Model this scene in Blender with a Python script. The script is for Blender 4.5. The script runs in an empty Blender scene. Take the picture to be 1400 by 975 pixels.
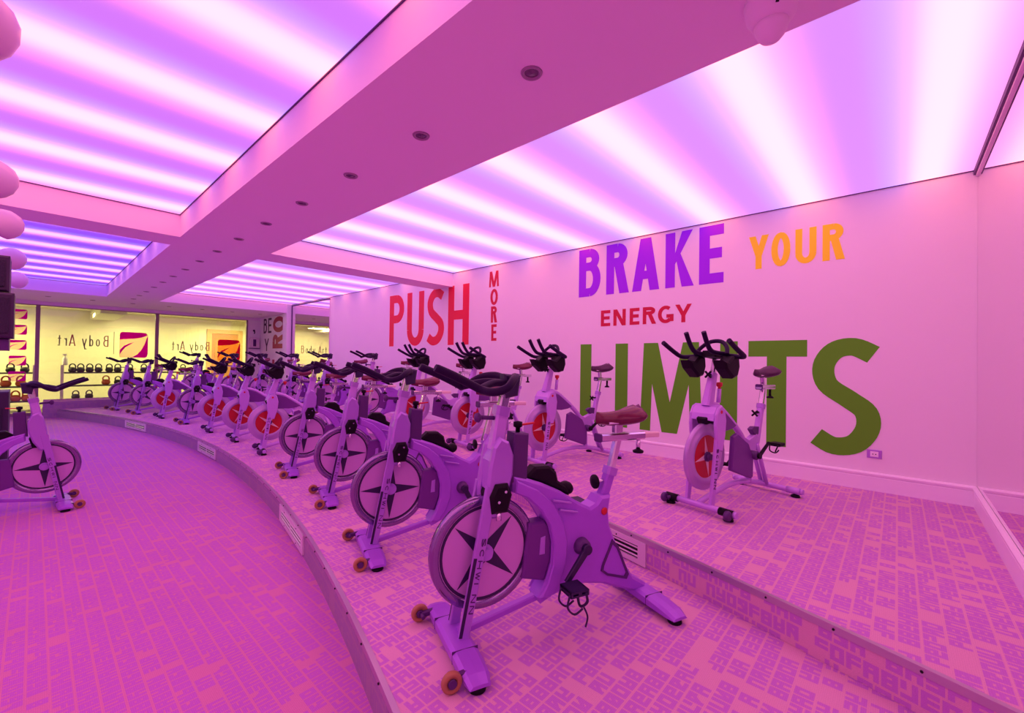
import bpy, math, random
from mathutils import Vector, Matrix
random.seed(7)
PI = math.pi
C = bpy.context.scene.collection
scene = bpy.context.scene

# ------------------------------------------------------------------ camera
YAW, PITCH, ROLL, FPX, CY = math.radians(48.07), math.radians(0.598), math.radians(0.835), 587.25, 489.4
fw = Vector((math.sin(YAW)*math.cos(PITCH), math.cos(YAW)*math.cos(PITCH), math.sin(PITCH)))
rt = Vector((math.cos(YAW), -math.sin(YAW), 0.0))
up = rt.cross(fw)
r2 = rt*math.cos(ROLL) + up*math.sin(ROLL)
u2 = -rt*math.sin(ROLL) + up*math.cos(ROLL)
cd = bpy.data.cameras.new('camera')
cd.sensor_width = 36.0
cd.sensor_fit = 'HORIZONTAL'
cd.lens = FPX/1400*36
cd.shift_y = (CY-487.5)/1400
cd.clip_start = 0.02
cd.clip_end = 100
cam = bpy.data.objects.new('camera', cd)
C.objects.link(cam)
M4 = Matrix((r2, u2, -fw)).transposed().to_4x4()
M4.translation = Vector((0, 0, 1.36))
cam.matrix_world = M4
scene.camera = cam

# ------------------------------------------------------------------ world, exposure
w = bpy.data.worlds.new('world')
scene.world = w
w.use_nodes = True
w.node_tree.nodes['Background'].inputs[0].default_value = (0.5, 0.35, 0.45, 1)
w.node_tree.nodes['Background'].inputs[1].default_value = 0.2
scene.view_settings.view_transform = 'Standard'
scene.view_settings.look = 'None'
scene.view_settings.gamma = 1
scene.view_settings.exposure = 0.13

# strength / colour of the luminous ceilings: (core, cool side, warm side, between)
PANEL_A = dict(core=(3.1, 0.75, 0.90), cool=(0.58, 0.44, 1.65), warm=(1.62, 0.38, 0.84), dark=(0.58, 0.17, 0.86), k=1.0, flip=False)
PANEL_B = dict(core=(1.7, 0.60, 1.6), cool=(0.32, 0.22, 1.8), warm=(0.80, 0.22, 1.2), dark=(0.26, 0.06, 0.98), k=1.0, flip=False)
PANEL_R = dict(core=(3.0, 0.78, 0.92), cool=(0.62, 0.47, 1.60), warm=(1.62, 0.46, 0.88), dark=(0.66, 0.25, 0.88), k=1.0, flip=True)
PANEL_Q = dict(core=(2.5, 0.70, 1.3), cool=(0.62, 0.36, 1.4), warm=(1.3, 0.36, 1.0), dark=(0.58, 0.19, 0.88), k=1.0, flip=True)

# main dimensions (metres; camera above the origin)
XW, YM, YG, YE = 4.626, -0.434, 14.6, 12.2
ZB, ZC = 2.60, 2.83
Z1, Z2 = 0.185, 0.35
CX, CYC, R1, R2 = -18.142, 6.824, 19.771, 21.31
XL = -2.6
YB = 17.8      # back wall of the room behind the glass

# warm lamps of the room behind the glass
def area(name, loc, size, power, col, rot=(0, 0, 0)):
    l = bpy.data.lights.new(name, 'AREA')
    l.shape = 'RECTANGLE'
    l.size, l.size_y = size
    l.energy = power
    l.color = col
    o = bpy.data.objects.new(name, l)
    C.objects.link(o)
    o.location = loc
    o.rotation_euler = rot
    return o
for i, x in enumerate((-1.2, 1.6, 4.4)):
    area('back_room_lamp', (x, 16.6, 2.55), (1.2, 0.5), 92, (1.0, 0.94, 0.38))

# ------------------------------------------------------------------ materials
MATS = {}
def mat(name, col, rough=0.5, metal=0.0, spec=0.5, bump=0.0, bscale=60, var=0.0, vscale=8, coat=0.0):
    if name in MATS: return MATS[name]
    m = bpy.data.materials.new(name); m.use_nodes = True
    nt = m.node_tree; b = nt.nodes['Principled BSDF']
    b.inputs['Base Color'].default_value = (*col, 1)
    b.inputs['Roughness'].default_value = rough
    b.inputs['Metallic'].default_value = metal
    b.inputs['Specular IOR Level'].default_value = spec
    b.inputs['Coat Weight'].default_value = coat
    tc = nt.nodes.new('ShaderNodeTexCoord')
    if var:
        n = nt.nodes.new('ShaderNodeTexNoise'); n.inputs['Scale'].default_value = vscale
        n.inputs['Detail'].default_value = 4
        nt.links.new(tc.outputs['Object'], n.inputs['Vector'])
        mx = nt.nodes.new('ShaderNodeMix'); mx.data_type = 'RGBA'
        mx.inputs[6].default_value = (*[c*(1-var) for c in col], 1)
        mx.inputs[7].default_value = (*[min(1, c*(1+var)) for c in col], 1)
        nt.links.new(n.outputs['Fac'], mx.inputs[0])
        nt.links.new(mx.outputs[2], b.inputs['Base Color'])
    if bump:
        n2 = nt.nodes.new('ShaderNodeTexNoise'); n2.inputs['Scale'].default_value = bscale
        nt.links.new(tc.outputs['Object'], n2.inputs['Vector'])
        bp = nt.nodes.new('ShaderNodeBump'); bp.inputs['Strength'].default_value = bump
        bp.inputs['Distance'].default_value = 0.01
        nt.links.new(n2.outputs['Fac'], bp.inputs['Height'])
        nt.links.new(bp.outputs[0], b.inputs['Normal'])
    MATS[name] = m
    return m

M = dict(
 wall=mat('painted_wall', (0.90, 0.88, 0.90), 0.75, var=0.015, vscale=3),
 soffit=mat('painted_plaster', (0.93, 0.78, 0.93), 0.85),
 base=mat('gloss_white_paint', (0.94, 0.90, 0.97), 0.3),
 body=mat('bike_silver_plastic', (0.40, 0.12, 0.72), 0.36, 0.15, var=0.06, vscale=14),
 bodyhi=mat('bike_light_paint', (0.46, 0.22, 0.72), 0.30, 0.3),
 bodydk=mat('bike_dark_plastic', (0.09, 0.02, 0.15), 0.5, 0.1),
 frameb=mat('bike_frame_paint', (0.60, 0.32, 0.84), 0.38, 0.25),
 guardb=mat('belt_guard_plastic', (0.16, 0.03, 0.26), 0.45, 0.1),
 chrome=mat('chrome', (0.74, 0.72, 0.78), 0.18, 1.0),
 rim=mat('flywheel_rim_metal', (0.30, 0.20, 0.40), 0.16, 0.9),
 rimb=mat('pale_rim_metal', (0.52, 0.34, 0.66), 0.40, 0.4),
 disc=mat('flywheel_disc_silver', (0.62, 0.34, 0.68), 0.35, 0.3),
 disc2=mat('flywheel_disc_red', (0.50, 0.004, 0.015), 0.45),
 cream=mat('cream_print', (0.80, 0.66, 0.62), 0.5),
 ink=mat('dark_print', (0.022, 0.006, 0.06), 0.45),
 black=mat('black_rubber', (0.006, 0.002, 0.008), 0.5, spec=0.18, bump=0.15, bscale=200),
 foam=mat('black_foam_grip', (0.016, 0.002, 0.036), 0.5, spec=0.16, bump=0.1, bscale=300),
 saddle=mat('maroon_saddle_vinyl', (0.14, 0.006, 0.040), 0.25),
 saddark=mat('dark_saddle_vinyl', (0.06, 0.008, 0.05), 0.35),
 orange=mat('amber_roller', (0.42, 0.20, 0.08), 0.4),
 redk=mat('red_plastic', (0.60, 0.01, 0.02), 0.4),
 alu=mat('aluminium_trim', (0.55, 0.45, 0.55), 0.30, 0.7),
 dark=mat('dark_recess', (0.010, 0.008, 0.010), 0.8),
 ventw=mat('vent_white_metal', (0.78, 0.68, 0.76), 0.4, 0.2),
 speaker=mat('black_speaker', (0.035, 0.012, 0.05), 0.5),
 grille=mat('speaker_grille', (0.022, 0.010, 0.035), 0.6, bump=0.8, bscale=160),
 podw=mat('white_pod_shell', (0.78, 0.62, 0.76), 0.35),
 podf=mat('white_pod_face', (0.84, 0.70, 0.82), 0.5),
 post=mat('window_post_wood', (0.30, 0.20, 0.22), 0.45, 0.2),
 kred=mat('kettlebell_red', (0.55, 0.08, 0.02), 0.5),
 kblk=mat('kettlebell_black', (0.02, 0.02, 0.02), 0.5),
 bwall=mat('back_room_wall', (0.82, 0.78, 0.60), 0.8, var=0.03),
 bceil=mat('back_room_ceiling', (0.78, 0.74, 0.66), 0.8),
 bfloor=mat('back_room_floor', (0.35, 0.30, 0.25), 0.6, var=0.1),
 shelf=mat('rack_steel', (0.10, 0.09, 0.08), 0.5, 0.3),
 dframe=mat('door_frame_wood', (0.62, 0.36, 0.15), 0.5, var=0.1),
 dleaf=mat('door_leaf_wood', (0.50, 0.20, 0.07), 0.5, var=0.1),
 magenta=mat('magenta_vinyl', (0.72, 0.0, 0.25), 0.5),
 redv=mat('red_vinyl', (0.65, 0.0, 0.03), 0.5),
 peach=mat('peach_vinyl', (0.85, 0.55, 0.36), 0.6),
 orangev=mat('orange_vinyl', (0.90, 0.40, 0.08), 0.6),
 greyv=mat('grey_vinyl', (0.16, 0.12, 0.08), 0.6),
 rosev=mat('rose_vinyl', (0.50, 0.12, 0.10), 0.6),
 t_red=mat('red_letter', (0.80, 0.0, 0.05), 0.55),
 t_crim=mat('crimson_letter', (0.58, 0.0, 0.04), 0.55),
 t_violet=mat('violet_letter', (0.34, 0.0, 0.95), 0.55),
 t_yellow=mat('yellow_letter', (1.0, 1.0, 0.01), 0.55),
 t_green=mat('green_letter', (0.10, 0.52, 0.0), 0.6),
 t_hero=mat('dull_red_letter', (0.40, 0.0, 0.08), 0.6),
 t_black=mat('black_letter', (0.05, 0.03, 0.05), 0.6),
 dlrim=mat('downlight_rim', (0.40, 0.26, 0.38), 0.35, 0.6),
 dlin=mat('downlight_reflector', (0.20, 0.12, 0.20), 0.25, 0.8),
)
def emis(name, col, k):
    m = bpy.data.materials.new(name); m.use_nodes = True
    b = m.node_tree.nodes['Principled BSDF']
    b.inputs['Base Color'].default_value = (0.8, 0.8, 0.8, 1)
    b.inputs['Emission Color'].default_value = (*col, 1)
    b.inputs['Emission Strength'].default_value = k
    return m
M['lampdisc'] = emis('warm_lamp_disc', (1.0, 0.9, 0.55), 5)
def vinyl(name, col, tr=0.75):
    """thin see-through vinyl film: lit from the bright room behind it"""
    m = bpy.data.materials.new(name); m.use_nodes = True
    nt = m.node_tree; nt.nodes.clear()
    o = nt.nodes.new('ShaderNodeOutputMaterial'); mx = nt.nodes.new('ShaderNodeMixShader'); mx.inputs[0].default_value = tr
    d = nt.nodes.new('ShaderNodeBsdfDiffuse'); t = nt.nodes.new('ShaderNodeBsdfTransparent')
    d.inputs[0].default_value = (*col, 1); t.inputs[0].default_value = (*col, 1)
    nt.links.new(d.outputs[0], mx.inputs[1]); nt.links.new(t.outputs[0], mx.inputs[2]); nt.links.new(mx.outputs[0], o.inputs[0])
    return m
M['magenta'] = vinyl('magenta_film', (1.0, 0.0, 0.55), 0.35)
M['redv2'] = vinyl('red_film', (0.95, 0.0, 0.08), 0.35)
M['peach'] = vinyl('peach_film', (0.98, 0.70, 0.62), 0.85)
M['orangev'] = vinyl('orange_film', (1.0, 0.60, 0.20), 0.85)
def mirror_mat():
    m = bpy.data.materials.new('mirror_glass'); m.use_nodes = True
    b = m.node_tree.nodes['Principled BSDF']
    b.inputs['Base Color'].default_value = (0.90, 0.82, 0.87, 1)
    b.inputs['Metallic'].default_value = 1
    b.inputs['Roughness'].default_value = 0.01
    return m
M['mirror'] = mirror_mat()
def glass_mat():
    m = bpy.data.materials.new('partition_glass'); m.use_nodes = True
    nt = m.node_tree; nt.nodes.clear()
    o = nt.nodes.new('ShaderNodeOutputMaterial'); mx = nt.nodes.new('ShaderNodeMixShader')
    t = nt.nodes.new('ShaderNodeBsdfTransparent'); g = nt.nodes.new('ShaderNodeBsdfGlossy')
    f = nt.nodes.new('ShaderNodeFresnel'); f.inputs[0].default_value = 1.5
    t.inputs[0].default_value = (0.95, 0.96, 0.92, 1)
    g.inputs['Roughness'].default_value = 0.0
    nt.links.new(f.outputs[0], mx.inputs[0]); nt.links.new(t.outputs[0], mx.inputs[1]); nt.links.new(g.outputs[0], mx.inputs[2])
    nt.links.new(mx.outputs[0], o.inputs[0])
    return m
M['glass'] = glass_mat()

def N(nt, op, a, b=None, c=None):
    n = nt.nodes.new('ShaderNodeMath'); n.operation = op
    for i, v in enumerate((a, b, c)):
        if v is None: continue
        if isinstance(v, (int, float)): n.inputs[i].default_value = v
        else: nt.links.new(v, n.inputs[i])
    return n.outputs[0]

def carpet(name, ink, ground, contrast=1.0, RH=0.104, CWD=0.066, bold=0.30, blank=0.88, jit=7.3):
    """letter-like printed carpet: rows of blocky glyphs, from UV in metres"""
    m = bpy.data.materials.new(name); m.use_nodes = True
    nt = m.node_tree; b = nt.nodes['Principled BSDF']
    uv = nt.nodes.new('ShaderNodeUVMap'); uv.uv_map = 'uv'
    sp = nt.nodes.new('ShaderNodeSeparateXYZ'); nt.links.new(uv.outputs[0], sp.inputs[0])
    X, Y = sp.outputs[0], sp.outputs[1]
    rx = N(nt, 'DIVIDE', X, RH)
    row = N(nt, 'FLOOR', rx); fv = N(nt, 'SUBTRACT', rx, row)
    wn0 = nt.nodes.new('ShaderNodeTexWhiteNoise'); wn0.noise_dimensions = '1D'
    nt.links.new(row, wn0.inputs['W'])
    cy = N(nt, 'ADD', N(nt, 'DIVIDE', Y, CWD), N(nt, 'MULTIPLY', wn0.outputs['Value'], 7.3))
    colc = N(nt, 'FLOOR', cy); fu = N(nt, 'SUBTRACT', cy, colc)
    cmb = nt.nodes.new('ShaderNodeCombineXYZ'); nt.links.new(row, cmb.inputs[0]); nt.links.new(colc, cmb.inputs[1])
    wn = nt.nodes.new('ShaderNodeTexWhiteNoise'); wn.noise_dimensions = '2D'
    nt.links.new(cmb.outputs[0], wn.inputs['Vector'])
    h = wn.outputs['Value']
    sc = nt.nodes.new('ShaderNodeSeparateColor'); nt.links.new(wn.outputs['Color'], sc.inputs[0])
    hr, hg, hb = sc.outputs[0], sc.outputs[1], sc.outputs[2]
    def band(v, lo, hi): return N(nt, 'MULTIPLY', N(nt, 'GREATER_THAN', v, lo), N(nt, 'LESS_THAN', v, hi))
    inu, inv = band(fu, 0.06, 0.94), band(fv, 0.07, 0.93)
    left = N(nt, 'MULTIPLY', band(fu, 0.06, 0.06+bold), N(nt, 'LESS_THAN', hr, 0.90))
    right = N(nt, 'MULTIPLY', band(fu, 0.94-bold, 0.94), N(nt, 'LESS_THAN', hg, 0.72))
    rt_half = N(nt, 'MULTIPLY', band(fu, 0.94-bold, 0.94), N(nt, 'MULTIPLY', N(nt, 'GREATER_THAN', fv, 0.5), N(nt, 'GREATER_THAN', hg, 0.5)))
    bot = N(nt, 'MULTIPLY', band(fv, 0.07, 0.05+bold*.8), N(nt, 'LESS_THAN', hb, 0.66))
    top = N(nt, 'MULTIPLY', band(fv, 0.95-bold*.8, 0.93), N(nt, 'GREATER_THAN', hb, 0.30))
    mid = N(nt, 'MULTIPLY', band(fv, 0.40, 0.60), N(nt, 'GREATER_THAN', h, 0.42))
    diag = N(nt, 'MULTIPLY', N(nt, 'LESS_THAN', N(nt, 'ABSOLUTE', N(nt, 'SUBTRACT', fu, fv)), 0.17), N(nt, 'LESS_THAN', h, 0.2))
    s = left
    for q in (right, rt_half, bot, top, mid, diag): s = N(nt, 'MAXIMUM', s, q)
    s = N(nt, 'MULTIPLY', N(nt, 'MULTIPLY', s, inu), inv)
    # blank cells between words
    s = N(nt, 'MULTIPLY', s, N(nt, 'LESS_THAN', N(nt, 'FRACT', N(nt, 'MULTIPLY', h, 17.3)), blank))
    # fine ribs and yarn noise
    tc = nt.nodes.new('ShaderNodeTexNoise'); tc.inputs['Scale'].default_value = 260; tc.inputs['Detail'].default_value = 2
    nt.links.new(uv.outputs[0], tc.inputs['Vector'])
    big = nt.nodes.new('ShaderNodeTexNoise'); big.inputs['Scale'].default_value = 1.3
    nt.links.new(uv.outputs[0], big.inputs['Vector'])
    rib = N(nt, 'SINE', N(nt, 'MULTIPLY', X, 2*PI/0.006))
    s = N(nt, 'MULTIPLY', s, contrast)
    mx = nt.nodes.new('ShaderNodeMix'); mx.data_type = 'RGBA'
    mx.inputs[6].default_value = (*ground, 1); mx.inputs[7].default_value = (*ink, 1)
    nt.links.new(s, mx.inputs[0])
    mu = nt.nodes.new('ShaderNodeMix'); mu.data_type = 'RGBA'; mu.blend_type = 'MULTIPLY'; mu.inputs[0].default_value = 1
    nt.links.new(mx.outputs[2], mu.inputs[6])
    val = N(nt, 'ADD', N(nt, 'ADD', 0.72, N(nt, 'MULTIPLY', tc.outputs['Fac'], 0.36)), N(nt, 'MULTIPLY', big.outputs['Fac'], 0.16))
    val = N(nt, 'ADD', val, N(nt, 'MULTIPLY', rib, 0.03))
    cc = nt.nodes.new('ShaderNodeCombineColor')
    for i in range(3): nt.links.new(val, cc.inputs[i])
    nt.links.new(cc.outputs[0], mu.inputs[7])
    nt.links.new(mu.outputs[2], b.inputs['Base Color'])
    b.inputs['Roughness'].default_value = 0.9
    b.inputs['Specular IOR Level'].default_value = 0.15
    bp = nt.nodes.new('ShaderNodeBump'); bp.inputs['Strength'].default_value = 0.3; bp.inputs['Distance'].default_value = 0.003
    nt.links.new(tc.outputs['Fac'], bp.inputs['Height']); nt.links.new(bp.outputs[0], b.inputs['Normal'])
    return m
M['carpet_low'] = carpet('carpet_floor', (0.47, 0.13, 0.68), (0.64, 0.27, 0.44), 0.62, 0.067, 0.046, 0.34, 0.93)
M['carpet'] = carpet('carpet_stage', (0.47, 0.13, 0.68), (0.72, 0.42, 0.54), 0.64, 0.070, 0.054, 0.31, 0.84)
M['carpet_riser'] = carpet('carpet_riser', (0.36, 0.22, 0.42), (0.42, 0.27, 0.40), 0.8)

def panel_mat(name, P, phase=0.6, period=0.78):
    """luminous stretch ceiling: LED strips behind a diffuser, one glow line per period"""
    m = bpy.data.materials.new(name); m.use_nodes = True
    nt = m.node_tree; b = nt.nodes['Principled BSDF']
    g = nt.nodes.new('ShaderNodeNewGeometry'); sp = nt.nodes.new('ShaderNodeSeparateXYZ')
    nt.links.new(g.outputs['Position'], sp.inputs[0])
    f = N(nt, 'FRACT', N(nt, 'ADD', N(nt, 'DIVIDE', N(nt, 'SUBTRACT', sp.outputs[1], phase), period), 0.5))
    r = nt.nodes.new('ShaderNodeValToRGB'); r.color_ramp.interpolation = 'B_SPLINE'
    e = r.color_ramp.elements
    if P['flip']: f = N(nt, 'SUBTRACT', 1.0, f)
    stops = [(0.0, 'dark'), (0.12, 'dark'), (0.32, 'cool'), (0.41, 'core'), (0.50, 'core'), (0.58, 'core'), (0.70, 'warm'), (0.86, 'dark'), (1.0, 'dark')]
    while len(e) < len(stops): e.new(0.5)
    for el, (p, c) in zip(e, stops):
        el.position = p; el.color = (*[v/3.3 for v in P[c]], 1)
    nt.links.new(f, r.inputs[0])
    b.inputs['Base Color'].default_value = (0.12, 0.10, 0.12, 1)
    b.inputs['Specular IOR Level'].default_value = 0.1
    b.inputs['Roughness'].default_value = 0.6
    nt.links.new(r.outputs[0], b.inputs['Emission Color'])
    b.inputs['Emission Strength'].default_value = 3.3*P['k']
    return m

# ------------------------------------------------------------------ mesh building
class MB:
    def __init__(s): s.v, s.f, s.m, s.sm = [], [], [], []
    def add(s, vs, fs, mi=0, smooth=False):
        k = len(s.v); s.v += [tuple(p) for p in vs]
        for f in fs: s.f.append([i+k for i in f]); s.m.append(mi); s.sm.append(smooth)
        return s
    def box(s, a, b, mi=0):
        x0, y0, z0 = a; x1, y1, z1 = b
        vs = [(x0,y0,z0),(x1,y0,z0),(x1,y1,z0),(x0,y1,z0),(x0,y0,z1),(x1,y0,z1),(x1,y1,z1),(x0,y1,z1)]
        return s.add(vs, [(0,3,2,1),(4,5,6,7),(0,1,5,4),(1,2,6,5),(2,3,7,6),(3,0,4,7)], mi)
    def beam(s, p, q, w, h, w2=None, h2=None, mi=0, side=(0,1,0)):
        """rectangular bar from p to q; w along side, h across"""
        p, q = Vector(p), Vector(q); d = (q-p).normalized(); sd = Vector(side)
        sd = (sd - d*sd.dot(d)).normalized(); n = d.cross(sd)
        w2 = w if w2 is None else w2; h2 = h if h2 is None else h2
        vs = []
        for c, a, b in ((p, w, h), (q, w2, h2)):
            ca, cb = a/2, b/2; ch = min(ca, cb)*0.35
            for (i, j) in ((ca-ch, cb), (ca, cb-ch), (ca, -cb+ch), (ca-ch, -cb), (-ca+ch, -cb), (-ca, -cb+ch), (-ca, cb-ch), (-ca+ch, cb)):
                vs.append(c + sd*i + n*j)
        fs = [[i, (i+1) % 8, (i+1) % 8+8, i+8] for i in range(8)] + [list(range(7, -1, -1)), list(range(8, 16))]
        return s.add(vs, fs, mi)
    def tube(s, pts, r, n=10, mi=0, caps=True, close=False):
        pts = [Vector(p) for p in pts]; L = len(pts)
        rs = r if isinstance(r, (list, tuple)) else [r]*L
        vs = []; prev = None
        for i, p in enumerate(pts):
            if close: d = (pts[(i+1) % L] - pts[i-1]).normalized()
            else: d = (pts[min(i+1, L-1)] - pts[max(i-1, 0)]).normalized()
            if prev is None:
                a = Vector((0,0,1)) if abs(d.z) < 0.9 else Vector((0,1,0))
                u = (a - d*a.dot(d)).normalized()
            else:
                u = (prev - d*prev.dot(d)).normalized()
            prev = u; v = d.cross(u)
            for k in range(n):
                t = 2*PI*k/n; vs.append(p + (u*math.cos(t) + v*math.sin(t))*rs[i])
        fs = []
        for i in range(L if close else L-1):
            j = (i+1) % L
            for k in range(n): fs.append([i*n+k, i*n+(k+1) % n, j*n+(k+1) % n, j*n+k])
        s.add(vs, fs, mi, True)
        if caps and not close:
            b = len(s.v)-len(vs)
            s.f.append([b+k for k in range(n-1, -1, -1)]); s.m.append(mi); s.sm.append(False)
            s.f.append([b+(L-1)*n+k for k in range(n)]); s.m.append(mi); s.sm.append(False)
        return s
    def lathe(s, prof, c=(0,0,0), axis='z', n=24, mi=0, smooth=True):
        """prof: (radius, height) list revolved round axis"""
        vs = []
        for (r, h) in prof:
            for k in range(n):
                t = 2*PI*k/n; a, b = r*math.cos(t), r*math.sin(t)
                p = {'z': (a, b, h), 'y': (b, h, a), 'x': (h, a, b)}[axis]
                vs.append((c[0]+p[0], c[1]+p[1], c[2]+p[2]))
        fs = [[i*n+k, i*n+(k+1) % n, (i+1)*n+(k+1) % n, (i+1)*n+k] for i in range(len(prof)-1) for k in range(n)]
        s.add(vs, fs, mi, smooth)
        b = len(s.v)-len(vs)
        for i, rev in ((0, True), (len(prof)-1, False)):
            if prof[i][0] > 1e-4 and prof[0] != prof[-1]:
                idx = [b+i*n+k for k in range(n)]
                s.f.append(idx[::-1] if rev else idx); s.m.append(mi); s.sm.append(False)
        return s
    def prism(s, poly, y0, y1, mi=0, ch=0.0, plane='xz'):
        """poly in (x,z) extruded along y with an optional chamfer"""
        n = len(poly)
        def mk(p, y): return (p[0], y, p[1]) if plane == 'xz' else (y, p[0], p[1])
        area2 = sum(poly[i][0]*poly[(i+1) % n][1] - poly[(i+1) % n][0]*poly[i][1] for i in range(n))
        sg = 1 if area2 > 0 else -1
        def inset(d):
            out = []
            for i in range(n):
                a, b, c = Vector(poly[i-1]), Vector(poly[i]), Vector(poly[(i+1) % n])
                e1 = (b-a); e2 = (c-b)
                if e1.length < 1e-7 or e2.length < 1e-7: out.append(tuple(b)); continue
                n1 = Vector((-e1.y, e1.x)).normalized()*sg; n2 = Vector((-e2.y, e2.x)).normalized()*sg
                m = (n1+n2)
                m = m.normalized() if m.length > 1e-4 else n1
                k = d/max(0.5, m.dot(n1))
                out.append(tuple(b+m*k))
            return out
        if ch:
            ins = inset(ch)
            rings = [(ins, y0), (poly, y0+ch), (poly, y1-ch), (ins, y1)]
        else: rings = [(poly, y0), (poly, y1)]
        vs = [mk(p, y) for R, y in rings for p in R]
        fs = []
        for r in range(len(rings)-1):
            for i in range(n):
                j = (i+1) % n; fs.append([r*n+i, r*n+j, (r+1)*n+j, (r+1)*n+i])
        fs.append(list(range(n-1, -1, -1))); fs.append([(len(rings)-1)*n+i for i in range(n)])
        return s.add(vs, fs, mi)
    def build(s, name, mats, parent=None, uv=None):
        me = bpy.data.meshes.new(name)
        me.from_pydata(s.v, [], s.f)
        if not isinstance(mats, (list, tuple)): mats = [mats]
        for m in mats: me.materials.append(m)
        for p, mi, sm in zip(me.polygons, s.m, s.sm): p.material_index = mi; p.use_smooth = sm
        if uv:
            l = me.uv_layers.new(name='uv')
            for p in me.polygons:
                for li in p.loop_indices:
                    l.data[li].uv = uv(me.vertices[me.loops[li].vertex_index].co, p)
        me.update()
        import bmesh
        bm = bmesh.new(); bm.from_mesh(me); bmesh.ops.recalc_face_normals(bm, faces=bm.faces); bm.to_mesh(me); bm.free()
        o = bpy.data.objects.new(name, me); C.objects.link(o)
        if parent: o.parent = parent
        return o

def smooth(pts, n=6, close=False):
    """Catmull-Rom through the points"""
    P = [Vector(p) for p in pts]; L = len(P); out = []
    rng = range(L) if close else range(L-1)
    for i in rng:
        if close: a, b, c, d = P[i-1], P[i], P[(i+1) % L], P[(i+2) % L]
        else: a, b, c, d = P[max(i-1, 0)], P[i], P[i+1], P[min(i+2, L-1)]
        for k in range(n):
            t = k/n
            out.append(0.5*((2*b) + (c-a)*t + (2*a-5*b+4*c-d)*t*t + (3*b-a-3*c+d)*t**3))
    if not close: out.append(P[-1])
    return out

def tag(o, label, cat, group=None, kind=None):
    o['label'] = label; o['category'] = cat
    if group: o['group'] = group
    if kind: o['kind'] = kind
    return o
def thing(name, loc, rz, label, cat, group=None):
    o = bpy.data.objects.new(name, None); C.objects.link(o)
    o.empty_display_size = 0.1
    o.location = loc; o.rotation_euler = (0, 0, rz)
    return tag(o, label, cat, group)
def struct(o): o['kind'] = 'structure'; return o
def copy_tree(o, parent=None):
    c = o.copy(); C.objects.link(c)
    if parent: c.parent = parent
    for ch in list(KIDS.get(o.name, o.children)): copy_tree(ch, c)
    return c
KIDS = {}
def snapshot(o):
    KIDS[o.name] = list(o.children)
    for c in o.children: snapshot(c)

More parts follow.
